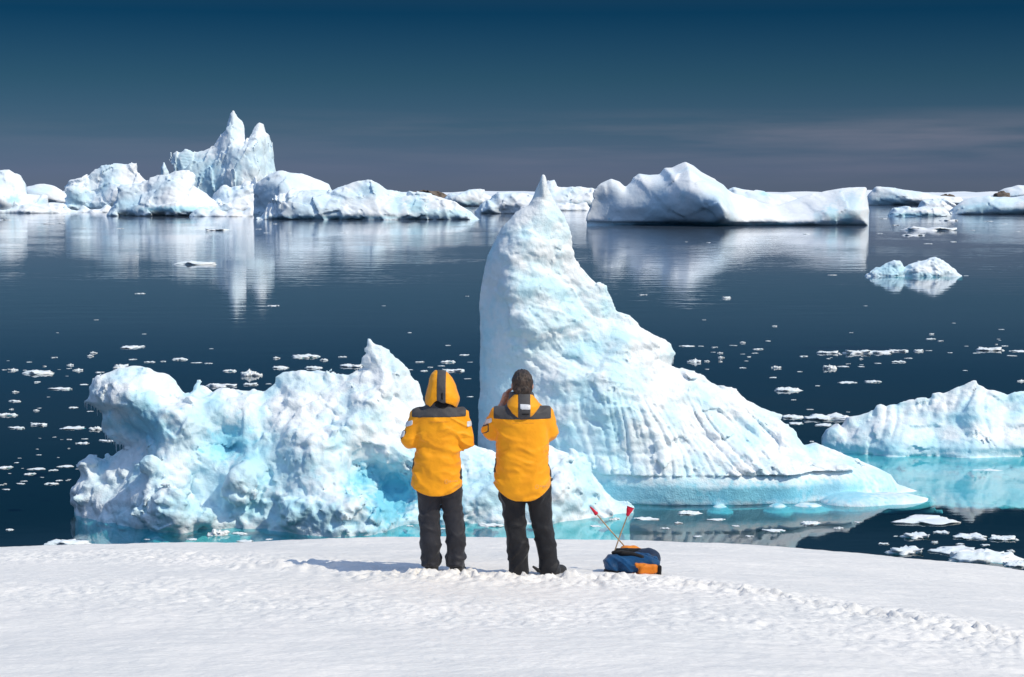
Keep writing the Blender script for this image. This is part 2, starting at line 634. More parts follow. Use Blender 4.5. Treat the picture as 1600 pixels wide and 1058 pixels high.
def left_shape(p):
    px, py = pxy(p[:, 0], p[:, 2], p[:, 1])
    # rough cauliflower lumps low down, smooth scoured ice on the shield and in the hollows
    m = np.clip(sstep(690, 760, py) + sstep(420, 520, px) * 0.7, 0, 1)
    on = np.clip(0.5 + 1.6 * perlin(p * 0.55 + 21), 0, 1)
    wp = p + 0.12 * np.stack([perlin(p * 2 + 3), perlin(p * 2 + 13), perlin(p * 2 + 23)], 1)
    f = m * (0.17 * (worley(wp * 1.7) - 0.55) + on * (0.14 * (worley(wp * 3.6 + 5) - 0.55) + 0.05 * (worley(wp * 8 + 2) - 0.55))) + (1 - m) * on * 0.05 * (worley(wp * 5 + 2) - 0.55)
    return f.astype(np.float32)


left_berg = berg("iceberg", "lumpy white and turquoise iceberg close behind the snow edge with an overhanging lobe", LY,
     [(118, 785), (116, 768), (125, 745), (122, 727), (140, 715), (160, 722), (185, 712), (205, 696), (192, 690), (172, 680), (158, 668), (155, 650), (142, 641), (128, 628),
      (135, 620), (150, 600), (160, 588), (180, 579), (200, 575), (235, 578), (262, 587), (275, 605), (285, 612), (310, 605), (330, 614), (355, 612), (380, 610),
      (395, 602), (412, 612), (430, 600), (432, 590), (440, 583), (470, 576), (495, 581), (520, 585), (545, 588), (560, 582), (574, 575), (569, 568), (574, 555),
      (575, 532), (590, 540), (605, 548), (622, 565), (640, 585), (652, 600), (657, 615), (665, 640), (690, 665), (725, 690), (745, 703), (775, 711), (800, 704),
      (860, 699), (885, 706), (900, 720), (915, 735), (935, 758), (945, 770), (958, 784), (975, 790), (985, 797)],
     [(200, 605, 1.5), (235, 640, 1.7), (165, 635, .9), (285, 660, 2.3), (290, 622, 1.5), (288, 705, 2.0), (225, 678, .8), (215, 700, .8), (350, 690, 1.1), (330, 728, 1.9), (345, 640, 1.4),
      (160, 760, 1.2), (238, 735, 2.4), (245, 780, 3.0), (250, 825, 3.4), (190, 800, 2.0), (375, 735, 2.7), (370, 775, 2.7), (440, 640, 1.3), (520, 605, .6), (470, 605, .7), (440, 605, .8),
      (590, 560, .45), (605, 600, .9), (640, 640, .7), (560, 640, 1.7), (480, 690, 2.6), (420, 740, 2.3), (470, 770, 3.2), (520, 740, 3.0), (530, 790, 3.6), (590, 810, 3.3), (470, 825, 3.6),
      (400, 815, 2.7), (330, 805, 2.6), (300, 770, 2.2), (615, 770, 1.2), (572, 745, 1.6), (610, 715, 1.9), (650, 720, 1.6), (660, 790, 1.5), (700, 780, 1.8), (750, 740, 1.5), (850, 755, 1.5),
      (920, 780, 1.1), (700, 700, .8), (800, 780, 1.9), (860, 790, 1.9)],
     2.0, 0.34, 0.05,
     [('fbm', (0.8, 0.8, 0.9), 0.24), ('facet', (1.3, 1.3, 1.3), 0.09), ('facet', (3.4, 3.4, 3.4), 0.034), ('fbm', (6, 6, 6), 0.025)],
     blue=[(222, 633, 1.5, 20, 12, .45), (232, 668, 1.0, 50, 22, .7), (362, 692, 1.3, 34, 24, .85), (300, 680, 2.0, 55, 35, .35), (420, 725, 2.3, 70, 36, .5), (330, 640, 1.4, 30, 16, .3), (480, 600, .7, 40, 14, .3), (575, 745, 1.7, 26, 16, .9), (617, 772, 1.3, 34, 36, 1.0),
           (440, 800, 3.0, 110, 22, .42), (690, 780, 1.8, 50, 34, .65), (780, 770, 1.8, 60, 30, .5), (510, 735, 2.9, 50, 20, .2), (860, 795, 1.7, 70, 14, .4), (150, 740, 1.3, 40, 40, .15), (270, 800, 3.2, 50, 20, .15), (560, 815, 3.2, 120, 10, .4), (340, 770, 2.2, 50, 40, .3)],
     blobs=[(268, 800, 3.2, .9, .5, .55), (235, 728, 2.5, .35, .35, .35), (375, 760, 2.7, .5, .4, .5), (318, 765, 2.6, .22, .25, .3), (505, 800, 3.4, 1.0, .6, .5)],
     carve=[(572, 750, 2.3, .55, .9, .38), (618, 775, 1.9, .62, .9, .75), (355, 694, 1.9, .45, .6, .30), (420, 728, 2.9, .5, .5, .35), (300, 632, 1.9, .25, .4, .2)],
     feet=[(640, 832, -.5, 2.4, 1.4, .35), (760, 822, -.5, 2.6, 1.5, .35), (985, 803, -.6, .9, .8, .32), (930, 812, -.6, 1.2, .8, .3)],
     zb=1.3, shape=left_shape, mat=ICE_NEAR, flare=0.6)



def icicle_mesh():
    n, rows = 8, 6
    V, Q = [], []
    for r in range(rows):
        t = r / (rows - 1)
        for k in range(n):
            a = 2 * math.pi * k / n
            rad = (1 - t) ** 0.8 * (1 + .12 * math.sin(r * 2.3)) + .03
            V.append((math.cos(a) * rad, math.sin(a) * rad, -t))
    for r in range(rows - 1):
        for k in range(n):
            Q.append((r * n + k, (r + 1) * n + k, (r + 1) * n + (k + 1) % n, r * n + (k + 1) % n))
    o = mesh_obj("icicle", V, Q, ICE_NEAR)
    me = o.data
    bpy.data.objects.remove(o)
    return me


ICICLE = icicle_mesh()


def icicles(parent, spots, lo, hi):
    me = parent.data
    co_ = np.empty(len(me.vertices) * 3, np.float32)
    me.vertices.foreach_get('co', co_)
    P = co_.reshape(-1, 3) + np.array(parent.location, np.float32)
    px, py = pxy(P[:, 0], P[:, 2], P[:, 1])
    jr = random.Random(9)
    for sx, sy in spots:
        m = (np.abs(px - sx) < 1.8) & (np.abs(py - sy) < 12)
        if not m.any():
            continue
        q = P[m]
        q = q[q[:, 1] < np.percentile(q[:, 1], 40) + .05]
        v = q[q[:, 2].argmin()]
        o = bpy.data.objects.new("icicle", ICICLE)
        S.collection.objects.link(o)
        o.parent = parent
        o.location = Vector((float(v[0]), float(v[1]), float(v[2]) + .05)) - parent.location
        w_ = jr.uniform(.022, .036)
        o.scale = (w_, w_, jr.uniform(lo, hi))


icicles(left_berg, [(132, 632), (136, 636), (141, 641), (146, 645), (151, 650), (163, 672), (168, 677), (172, 680), (177, 682), (181, 684), (186, 687), (190, 689), (194, 691), (199, 693)], .16, .34)
icicles(main_berg, [(1043, 560), (1047, 562), (1050, 558), (1053, 556)], .25, .45)

RY = 69.0


def right_shape(p):
    px, py = pxy(p[:, 0], p[:, 2], p[:, 1])
    ph = (px + 0.25 * (py - 700)) / 15.0 + 1.5 * perlin(p * 0.4)
    g = np.clip(1 - 2.4 * np.abs(perlin(np.stack([ph * 0.55, py / 90, 0 * ph], 1))), 0, 1)
    return (-0.10 * g ** 2 * sstep(0.3, 0.7, p[:, 2])).astype(np.float32)


berg("iceberg", "low white iceberg with a small pointed peak and turquoise waterline", RY,
     [(1284, 700), (1288, 684), (1300, 670), (1312, 662), (1318, 668), (1325, 654), (1340, 648), (1370, 636), (1400, 629), (1430, 619), (1450, 618), (1470, 613), (1490, 606),
      (1505, 598), (1525, 590), (1540, 605), (1555, 612), (1575, 617), (1600, 609), (1640, 598), (1700, 620), (1760, 655), (1800, 700)],
     [(1310, 690, .6), (1330, 690, .9), (1400, 690, 1.5), (1500, 700, 1.9), (1600, 700, 1.7), (1700, 695, 1.7), (1350, 660, .5), (1420, 655, .7), (1440, 640, .4), (1500, 650, .9),
      (1527, 610, .35), (1527, 640, 1.0), (1550, 670, 1.3), (1570, 660, .8), (1600, 640, .6), (1660, 650, 1.0), (1470, 625, .35), (1480, 665, .9)],
     1.8, 0.4, 0.06,
     [('fbm', (0.5, 0.5, 1.2), 0.15), ('facet', (1.0, 1.0, 1.3), 0.10), ('fbm', (5, 5, 5), 0.03)],
     blue=[(1340, 700, 1.0, 90, 8, .45), (1480, 700, 1.8, 140, 9, .35), (1480, 652, .9, 55, 7, .3), (1430, 660, .7, 40, 12, .15)],
     feet=[(1400, 735, -.5, 4.0, 3.0, .35), (1520, 745, -.5, 4.5, 3.6, .38), (1620, 750, -.5, 4.0, 3.6, .35), (1440, 770, -.75, 3.0, 2.4, .3), (1560, 775, -.7, 4.0, 2.6, .32)],
     zb=1.2, shape=right_shape, mat=ICE_NEAR, flare=3.2)

# ------------------------------------------------------------------ distant icebergs
FAR = [('fbm', (.09, .09, .12), 0.8), ('facet', (.10, .10, .12), 1.5), ('facet', (.28, .28, .28), .55), ('fbm', (.55, .55, .55), .18)]
SOFT = [('fbm', (.06, .06, .10), 0.9), ('facet', (.10, .10, .12), .8), ('fbm', (.3, .3, .4), .2)]


def vflutes(lam, amp, fr=.05):
    return lambda p: (amp * (np.clip(1.6 * np.abs(perlin(np.stack([p[:, 0] / lam + 1.3 * perlin(p * fr), p[:, 1] * .05, p[:, 2] * .05], 1))), 0, 1) - .4) * 2 * np.clip(.4 + 1.5 * perlin(p * .03 + 3), 0, 1)).astype(np.float32)


berg("iceberg", "twin-spired iceberg, the tallest on the horizon", 980,
     [(266, 330), (268, 285), (270, 262), (272, 240), (285, 238), (290, 234), (302, 240), (318, 235), (335, 228), (345, 212), (354, 192), (360, 178), (365, 176), (370, 182), (379, 189),
      (383, 200), (385, 219), (392, 209), (398, 199), (405, 191), (411, 194), (414, 208), (420, 210), (426, 238), (430, 258), (434, 275), (440, 330)],
     [(275, 260, 3), (300, 260, 6), (340, 240, 9), (364, 195, 5), (350, 225, 10), (375, 215, 10), (335, 275, 12), (345, 300, 14), (362, 290, 21), (366, 265, 20), (395, 225, 16), (400, 260, 20), (405, 205, 6),
      (415, 240, 12), (420, 290, 16), (385, 300, 22), (300, 300, 10), (275, 300, 6)],
     14, 2.6, 0.55, [('fbm', (.05, .05, .04), 1.0), ('facet', (.13, .13, .05), 1.8), ('facet', (.3, .3, .12), .6), ('fbm', (.5, .5, .3), .2)],
     blue=[(300, 265, 6, 40, 25, .38), (372, 275, 18, 8, 26, .32), (340, 300, 12, 30, 20, .4), (365, 200, 6, 12, 20, .22), (405, 250, 14, 22, 45, .14)], skirt=(2.2, 1.6))

berg("iceberg", "thin ice pinnacle poking up left of the twin-spired iceberg", 1060,
     [(248, 330), (250, 275), (252, 262), (256, 254), (260, 262), (264, 268), (268, 300), (272, 330)],
     [(257, 275, 4), (258, 300, 6)], 5, 1.6, 0.6, [('fbm', (.2, .2, .2), .7)], skirt=(2.2, 1.6))

berg("iceberg", "rounded white iceberg at the far left edge with a steep shaded end", 860,
     [(-90, 333), (-80, 290), (-40, 272), (0, 266), (14, 264), (28, 272), (38, 286), (40, 303), (58, 304), (74, 306), (75, 322), (82, 332)],
     [(0, 290, 10), (30, 290, 5), (10, 315, 13), (60, 318, 8), (-50, 300, 12), (38, 315, 8)], 16, 2.5, 0.6, SOFT, blue=[(22, 312, 9, 8, 5, .6), (60, 315, 9, 6, 4, .4)], skirt=(2.2, 1.6))

berg("iceberg", "smooth low snow hump beyond the far left iceberg", 1250,
     [(30, 322), (40, 291), (70, 288), (85, 292), (100, 300), (118, 310), (125, 322)], [(60, 305, 12), (90, 312, 12)], 20, 5, 1.1, SOFT, skirt=(2.2, 1.6))

berg("iceberg", "flat white iceberg strip below the snow hump at far left", 900,
     [(40, 331), (45, 318), (80, 316), (100, 318), (112, 326), (114, 331)], [(60, 325, 6), (95, 325, 5)], 8, 1.2, 0.6, FAR, blue=[(72, 326, 6, 10, 3, .5)], skirt=(2.2, 1.6))

berg("iceberg", "craggy-topped white iceberg left of the twin spires with a shaded hollow", 905,
     [(101, 333), (104, 305), (99, 292), (110, 283), (130, 279), (145, 268), (160, 259), (175, 256), (190, 256), (200, 258), (213, 256), (213, 269), (225, 280), (236, 285), (246, 300), (252, 333)],
     [(120, 300, 9), (150, 290, 3.5), (175, 275, 5), (205, 280, 4), (140, 308, 6), (180, 300, 12), (160, 322, 11), (120, 325, 8), (220, 300, 9), (230, 322, 10)],
     15, 2.0, 0.55, FAR, blue=[(118, 310, 9, 18, 12, .3), (165, 285, 5, 6, 14, .25), (150, 322, 10, 30, 5, .25)], skirt=(2.2, 1.6))

berg("iceberg", "broad low iceberg in front of the twin spires with a blue tide line", 750,
     [(168, 337), (176, 318), (185, 303), (190, 293), (220, 287), (245, 277), (270, 271), (300, 270), (305, 275), (303, 290), (320, 300), (336, 315), (350, 336)],
     [(200, 310, 5), (190, 325, 7), (225, 305, 5), (250, 295, 8), (285, 285, 6), (230, 322, 12), (270, 310, 13), (290, 300, 8), (290, 328, 16), (330, 330, 11), (310, 312, 9)],
     15, 2.0, 0.5, FAR, blue=[(275, 327, 15, 55, 4, .65), (200, 320, 8, 25, 10, .25)], skirt=(2.2, 1.6))

berg("iceberg", "heap of small white ice blocks beneath the twin spires", 770,
     [(325, 336), (335, 310), (343, 298), (352, 291), (362, 296), (372, 290), (385, 284), (400, 282), (410, 300), (415, 336)],
     [(345, 310, 6), (360, 315, 9), (385, 300, 7), (395, 322, 10), (365, 328, 11)], 12, 1.8, 0.5, [('lump', (.25, .25, .3), 1.4)] + FAR, skirt=(2.2, 1.6))

berg("iceberg", "smooth dome-topped iceberg with a shaded blue left flank", 700,
     [(397, 340), (397, 300), (402, 285), (420, 273), (435, 268), (470, 270), (500, 280), (515, 287), (525, 310), (530, 340)],
     [(402, 320, 3), (420, 300, 8), (440, 285, 11), (450, 280, 10), (480, 290, 8), (450, 320, 15), (500, 300, 7)], 15, 2.4, 0.5, SOFT, skirt=(2.2, 1.6))

berg("iceberg", "long ribbed iceberg with vertical melt flutes in front of the dome", 655,
     [(404, 343), (415, 325), (430, 306), (460, 295), (500, 297), (518, 300), (535, 290), (560, 282), (575, 281), (590, 287), (605, 297), (640, 300), (680, 305), (710, 315), (735, 330), (750, 343)],
     [(425, 330, 4), (450, 315, 6), (500, 320, 8), (480, 335, 10), (555, 300, 5), (580, 300, 6), (600, 325, 9), (550, 330, 10), (615, 310, 4), (640, 325, 7), (680, 325, 6), (700, 335, 7)],
     13, 1.5, 0.45, FAR, shape=vflutes(1.9, 1.3, .09), blue=[(585, 297, 6, 26, 12, .22), (650, 322, 7, 14, 12, .55), (620, 322, 7, 10, 14, .4), (690, 335, 7, 40, 7, .4), (540, 340, 9, 120, 2.5, .5)], skirt=(2.2, 1.6))

berg("iceberg", "small slab-topped iceberg just right of the brown rocky islet", 1250,
     [(686, 323), (700, 301), (750, 295), (757, 297), (758, 303), (770, 308), (778, 323)], [(720, 312, 10), (755, 312, 7)], 14, 2, 0.9, FAR, blue=[(735, 318, 9, 14, 3, .5)], skirt=(2.2, 1.6))

berg("iceberg", "blocky white iceberg half hidden behind the tall spire's left side", 830,
     [(742, 333), (752, 318), (765, 310), (778, 299), (800, 300), (840, 304), (862, 320), (866, 333)], [(760, 325, 8), (785, 315, 9), (820, 318, 11), (850, 325, 9)], 14, 2, 0.6, FAR, skirt=(2.2, 1.6))

berg("iceberg", "white iceberg peeking out right of the tall spire with a teal base", 1040,
     [(840, 329), (846, 292), (858, 284), (866, 282), (871, 292), (900, 293), (925, 293), (938, 300), (945, 329)], [(860, 305, 8), (890, 305, 8), (920, 312, 9), (890, 322, 12)], 16, 2.2, 0.7,
     FAR, blue=[(905, 326, 11, 24, 7, .85)], skirt=(2.2, 1.6))


def notch_big(p):
    px, py = pxy(p[:, 0], p[:, 2], p[:, 1])
    return (-0.5 * (1 - sstep(0.8, 1.2, p[:, 2])) * sstep(1270, 1180, px)).astype(np.float32)

berg("iceberg", "massive iceberg with a shaded blue wall and bright snow ramp across the bay", 545,
     [(915, 352), (917, 335), (922, 322), (930, 311), (928, 298), (940, 285), (955, 278), (968, 283), (977, 293), (985, 285), (990, 275), (998, 269), (1015, 272), (1030, 272), (1038, 262), (1050, 263),
      (1063, 257), (1071, 254), (1082, 260), (1095, 270), (1115, 280), (1130, 289), (1136, 297), (1145, 303), (1165, 310), (1190, 316), (1215, 320), (1240, 312), (1262, 304), (1290, 297), (1330, 293), (1355, 291), (1357, 320), (1358, 352)],
     [(935, 325, 1.0), (955, 300, 3), (990, 310, 8.6), (990, 340, 8.5), (1030, 300, 14.2), (1030, 335, 14), (1070, 285, 20.5), (1070, 330, 21), (1100, 300, 26), (1110, 335, 28), (1135, 335, 34), (1130, 312, 32), (1110, 288, 22),
      (1147, 305, 9), (1155, 335, 18), (1180, 335, 11), (1180, 318, 3), (1215, 325, 3), (1215, 345, 13), (1260, 320, 4), (1260, 348, 14), (1300, 310, 5), (1300, 345, 13), (1340, 305, 8), (1345, 340, 12), (1290, 330, 11), (1330, 322, 11), (935, 350, 2), (990, 352, 9.5), (1060, 353, 20), (1135, 353, 35), (1180, 353, 17), (1250, 353, 15), (1340, 353, 13.5)],
     16, 2.0, 0.45, [('fbm', (.05, .05, .08), .8), ('facet', (.08, .08, .10), .5), ('fbm', (.9, .9, .9), .04)], shape=notch_big,
     blue=[(1300, 333, 12, 8, 9, .5), (1303, 345, 12, 6, 6, .5), (1325, 342, 12, 9, 7, .6), (1280, 340, 12, 6, 8, .3), (1335, 318, 11, 14, 14, .3), (1220, 352, 13, 40, 3, .8), (1063, 352, 15, 150, 3, .55), (1063, 305, 12, 4, 8, .3)], skirt=(0.0, 1.0))

berg("iceberg", "snowy rise behind the bright ramp of the massive iceberg", 800,
     [(1128, 333), (1135, 300), (1145, 292), (1165, 296), (1190, 300), (1215, 303), (1240, 305), (1262, 315), (1265, 333)], [(1160, 310, 8), (1200, 315, 9), (1235, 320, 8)], 20, 3, 0.7, SOFT, blue=[(1194, 302, 3, 6, 3, .5)], skirt=(0.0, 1.0))

berg("iceberg", "long flat-topped snowy iceberg far behind at right with a shaded cliff", 1340,
     [(1350, 323), (1356, 306), (1368, 292), (1400, 294), (1440, 300), (1468, 306), (1500, 309), (1515, 323)], [(1365, 312, 4), (1385, 312, 6), (1420, 310, 12), (1460, 315, 12)], 26, 3, 1.0, SOFT, blue=[(1385, 315, 6, 28, 6, .35)], skirt=(0.0, 1.0))  # the blue patch paints the cliff's shade into the ice colour

berg("iceberg", "wide white iceberg at the far right edge sloping into a shaded side", 800,
     [(1482, 335), (1490, 325), (1505, 313), (1520, 308), (1545, 306), (1580, 308), (1620, 303), (1680, 306), (1740, 335)], [(1500, 328, 4), (1530, 320, 5), (1560, 318, 8), (1600, 322, 10), (1540, 332, 7), (1660, 322, 10)], 22, 2.2, 0.7, SOFT,
     blue=[(1530, 326, 6, 30, 6, .35), (1600, 330, 8, 50, 4, .35)], skirt=(2.2, 1.6))

berg("iceberg", "pale snow dome on the skyline at the far right edge", 1750,
     [(1540, 312), (1555, 303), (1570, 294), (1590, 290), (1620, 289), (1670, 296), (1690, 312)], [(1570, 302, 18), (1610, 300, 22), (1650, 303, 18)], 30, 6, 1.5, SOFT, skirt=(2.2, 1.6))

berg("iceberg", "low tabular ice block in the water right of the massive iceberg", 740,
     [(1388, 338), (1392, 330), (1396, 324), (1420, 323), (1450, 322), (1476, 324), (1482, 332), (1484, 338)], [(1410, 330, 5), (1450, 330, 6), (1475, 333, 4)], 8, 1.0, 0.4, FAR, blue=[(1430, 336, 5, 34, 3, .6)], skirt=(0.0, 1.0))

berg("iceberg", "jumbled white ice between the tabular block and the right edge berg", 860,
     [(1430, 330), (1440, 314), (1460, 310), (1480, 312), (1490, 320), (1500, 330)], [(1450, 320, 5), (1475, 322, 5)], 8, 1.2, 0.5, FAR, skirt=(2.2, 1.6))

berg("iceberg", "small pale blue iceberg with a jagged crest alone on the water at right", 214,
     [(1351, 433), (1358, 425), (1370, 418), (1385, 411), (1397, 407), (1406, 408), (1412, 419), (1424, 411), (1440, 407), (1462, 403), (1470, 407), (1480, 413), (1495, 422), (1504, 433)],
     [(1380, 424, 1.0), (1400, 420, 1.2), (1400, 430, 1.6), (1412, 426, .9), (1430, 422, 1.3), (1455, 415, 1.0), (1455, 428, 1.6), (1480, 425, 1.1)], 1.6, .35, 0.10,
     [('lump', (1.1, 1.1, 1.3), .28), ('fbm', (.6, .6, .8), .25), ('fbm', (3, 3, 3), .10)], blue=[(1395, 424, 1.3, 26, 10, .5), (1440, 430, 1.5, 24, 4, .5), (1475, 428, 1.3, 14, 4, .2)], zb=.6, flare=.6, skirt=(0.0, 1.0))

for nm_, Y_, a_, b_, top_, cr_ in (("low white ice shelf under the craggy-topped iceberg at left", 880, 96, 182, 324, .5), ("low ice ledge linking the broad iceberg and the dome", 735, 296, 412, 327, .4),
                                  ("low snowy ice strip at the far left waterline", 850, -40, 104, 324, .5), ("thin ice strip left of the massive iceberg's dark wall", 960, 770, 925, 318, .4)):
    n_ = 9
    wl = 300 + FPX * CAMZ / Y_
    jig = random.Random(len(nm_))
    berg("iceberg", nm_, Y_, [(a_, wl)] + [(a_ + (b_ - a_) * (k + .5) / n_, top_ + jig.uniform(-5, 5)) for k in range(n_)] + [(b_, wl)],
         [(a_ + 8, wl - 3, 3), ((a_ + b_) / 2, wl - 3, 6), (b_ - 8, wl - 3, 3), ((a_ + b_) / 2, top_ + 3, 3)], 7, 1.0, 0.5, [('lump', (.22, .22, .3), 1.1), ('fbm', (.35, .35, .4), .5)], skirt=(1.2, 1.0))
# ------------------------------------------------------------------ sea
WM = bpy.data.materials.new("sea_water")
WM.use_nodes = True
t = WM.node_tree
t.nodes.clear()
wo = nd(t, 'ShaderNodeOutputMaterial')
gl = nd(t, 'ShaderNodeBsdfGlossy')
gl.inputs['Roughness'].default_value = 0.035
gl.inputs['Color'].default_value = (0.97, 0.98, 1, 1)
tr = nd(t, 'ShaderNodeBsdfTransparent')
tr.inputs['Color'].default_value = (0.30, 0.71, 0.75, 1)
fr = nd(t, 'ShaderNodeFresnel')
fr.inputs['IOR'].default_value = 1.333
mxs = nd(t, 'ShaderNodeMixShader')
co = nd(t, 'ShaderNodeTexCoord')


def wave(scale, dist, stretch, prev, near, detail=3):
    mp = nd(t, 'ShaderNodeMapping')
    mp.inputs['Scale'].default_value = stretch
    mp.inputs['Rotation'].default_value = (0, 0, R(8))
    t.links.new(co.outputs['Object'], mp.inputs[0])
    n = nd(t, 'ShaderNodeTexNoise')
    n.inputs['Scale'].default_value = scale
    n.inputs['Detail'].default_value = detail
    t.links.new(mp.outputs[0], n.inputs['Vector'])
    # calmer and more ruffled patches
    n2 = nd(t, 'ShaderNodeTexNoise')
    n2.inputs['Scale'].default_value = 0.018
    n2.inputs['Detail'].default_value = 2
    t.links.new(co.outputs['Object'], n2.inputs['Vector'])
    mr = nd(t, 'ShaderNodeMapRange')
    mr.inputs[1].default_value, mr.inputs[2].default_value = 0.38, 0.66
    mr.inputs[3].default_value, mr.inputs[4].default_value = 0.25, 1.0
    t.links.new(n2.outputs[0], mr.inputs[0])
    b = nd(t, 'ShaderNodeBump')
    b.inputs['Distance'].default_value = dist
    # the open bay is more ruffled than the sheltered water by the shore
    sp = nd(t, 'ShaderNodeSeparateXYZ')
    t.links.new(co.outputs['Object'], sp.inputs[0])
    md = nd(t, 'ShaderNodeMapRange')
    md.inputs[1].default_value, md.inputs[2].default_value = 70, 350
    md.inputs[3].default_value, md.inputs[4].default_value = near, 1.0
    t.links.new(sp.outputs['Y'], md.inputs[0])
    mm = nd(t, 'ShaderNodeMath', operation='MULTIPLY')
    t.links.new(mr.outputs[0], mm.inputs[0])
    t.links.new(md.outputs[0], mm.inputs[1])
    t.links.new(mm.outputs[0], b.inputs['Strength'])
    t.links.new(n.outputs[0], b.inputs['Height'])
    if prev:
        t.links.new(prev.outputs[0], b.inputs['Normal'])
    return b


b1 = wave(0.35, 0.075, (0.45, 1.0, 1), None, 0.18)
b2 = wave(2.4, 0.006, (0.6, 1.0, 1), b1, 0.3)
t.links.new(b2.outputs[0], gl.inputs['Normal'])
t.links.new(b2.outputs[0], fr.inputs['Normal'])
# from below (light passing up through the surface) the thin sheet lets everything through
ge = nd(t, 'ShaderNodeNewGeometry')
inv = nd(t, 'ShaderNodeMath', operation='SUBTRACT')
inv.inputs[0].default_value = 1.0
t.links.new(ge.outputs['Backfacing'], inv.inputs[1])
fm = nd(t, 'ShaderNodeMath', operation='MULTIPLY')
t.links.new(fr.outputs[0], fm.inputs[0])
t.links.new(inv.outputs[0], fm.inputs[1])
t.links.new(fm.outputs[0], mxs.inputs[0])
t.links.new(tr.outputs[0], mxs.inputs[1])
t.links.new(gl.outputs[0], mxs.inputs[2])
# painted sheen: pale diffuse fades in with distance, brightening the water beyond the shore
far_sheen = nd(t, 'ShaderNodeBsdfDiffuse')
far_sheen.inputs['Color'].default_value = (0.235, 0.30, 0.41, 1)
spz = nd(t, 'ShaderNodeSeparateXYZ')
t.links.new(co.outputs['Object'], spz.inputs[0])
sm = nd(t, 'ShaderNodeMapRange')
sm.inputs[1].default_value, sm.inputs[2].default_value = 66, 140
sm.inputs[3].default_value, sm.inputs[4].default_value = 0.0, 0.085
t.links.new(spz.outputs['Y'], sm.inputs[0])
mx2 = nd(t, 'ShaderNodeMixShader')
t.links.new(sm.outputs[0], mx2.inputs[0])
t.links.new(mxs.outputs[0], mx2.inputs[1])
t.links.new(far_sheen.outputs[0], mx2.inputs[2])
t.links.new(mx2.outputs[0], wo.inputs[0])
ln = [-9000, -3000, -1200, -500, -200, -80, -40, 0, 40, 80, 200, 500, 1200, 3000, 9000]
yy = [12, 25, 40, 55, 70, 100, 150, 250, 400, 700, 1200, 2000, 4000, 9000]
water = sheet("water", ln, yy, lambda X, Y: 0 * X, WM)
tag(water, kind='structure')
BM_, bb_ = principled("deep_sea_floor", (0.006, 0.028, 0.055), 1.0)
mottle(BM_, bb_, (0.008, 0.011, 0.019), (0.012, 0.016, 0.026), 0.02)
deep = sheet("seabed", ln, yy, lambda X, Y: 0 * X - 9.0, BM_)
tag(deep, kind='structure')
# brown rocky islet and low snow-covered land on the horizon
ROCK, rb = principled("brown_rock", (0.12, 0.09, 0.07), 0.9)
mottle(ROCK, rb, (0.07, 0.05, 0.04), (0.24, 0.19, 0.15), 0.12, lo=.3, hi=.7)
berg("rocky_islet", "low brown rocky islet on the horizon behind the ribbed iceberg", 1500,
     [(628, 312), (636, 302), (645, 299), (660, 298), (675, 299), (690, 301), (698, 305), (704, 312)], [(650, 304, 8), (680, 305, 8)], 20, 3, 0.9,
     [('ridge', (.12, .12, .2), 2.0), ('fbm', (.5, .5, .5), .5)], mat=ROCK, cat='islet')
berg("rocky_islet", "dark rock showing through snow on the skyline at right", 1680,
     [(1462, 312), (1472, 305), (1482, 303), (1490, 305), (1500, 312)], [(1480, 308, 8)], 14, 3, 1.0, [('ridge', (.1, .1, .2), 1.8), ('fbm', (.4, .4, .4), .6)], mat=ROCK, cat='islet')
berg("rocky_islet", "dark rock at the foot of the pale snow dome far right", 1690,
     [(1548, 312), (1556, 302), (1566, 299), (1576, 302), (1580, 312)], [(1564, 306, 10)], 14, 3, 1.0, [('ridge', (.1, .1, .2), 1.8), ('fbm', (.4, .4, .4), .6)], mat=ROCK, cat='islet')
SNOWLAND, _b = principled("far_snow", (0.86, 0.88, 0.92), 0.7)
mottle(SNOWLAND, _b, (0.66, 0.72, 0.80), (0.88, 0.89, 0.92), 0.01)


def far_land(X, Y):
    p = np.stack([X.ravel() * 0.006, Y.ravel() * 0.01, 0 * X.ravel()], 1)
    n = fbm(p, 4).reshape(X.shape)
    ramp_ = np.clip((Y - 2300) / 500, 0, 1)
    return -3 + ramp_ * (9 + 8 * n)


land = sheet("hills", np.arange(-2200, 2201, 20), np.arange(2300, 3600, 40), far_land, SNOWLAND)
tag(land, kind='structure')
# ------------------------------------------------------------------ snow slope in the foreground
def slope(X, Y):
    lat = np.where(X > 0, 0.34 * (X / 5.14) ** 2, 0.10 * (X / 5.14) ** 2)
    lat = np.where(np.abs(X) > 6, lat[()] * 0 + np.where(X > 0, .34, .10) * (6 / 5.14) ** 2 + (np.abs(X) - 6) * np.where(X > 0, .15, .045), lat)
    over = np.clip(Y - 17.2, 0, None)
    drop = 1.65 + 0.1 * Y + lat + 0.16 * over ** 2
    return np.maximum(CAMZ - drop, -2.5)


def ground_hit(px, py):
    x, y, z = ray(px, py)
    lo, hi = 2.0, 17.5
    for _ in range(50):
        m = (lo + hi) / 2
        tt = m / y
        if CAMZ + z * tt > float(slope(np.array([x * tt]), np.array([m]))[0]):
            lo = m
        else:
            hi = m
    return x * lo / y, lo


def path_dist(X, Y, pts):
    P = [ground_hit(*p) for p in pts]
    d = np.full(X.shape, 1e9)
    for (ax, ay), (bx, by) in zip(P[:-1], P[1:]):
        ex, ey = bx - ax, by - ay
        tt = np.clip(((X - ax) * ex + (Y - ay) * ey) / (ex * ex + ey * ey), 0, 1)
        d = np.minimum(d, np.hypot(X - ax - ex * tt, Y - ay - ey * tt))
    return d


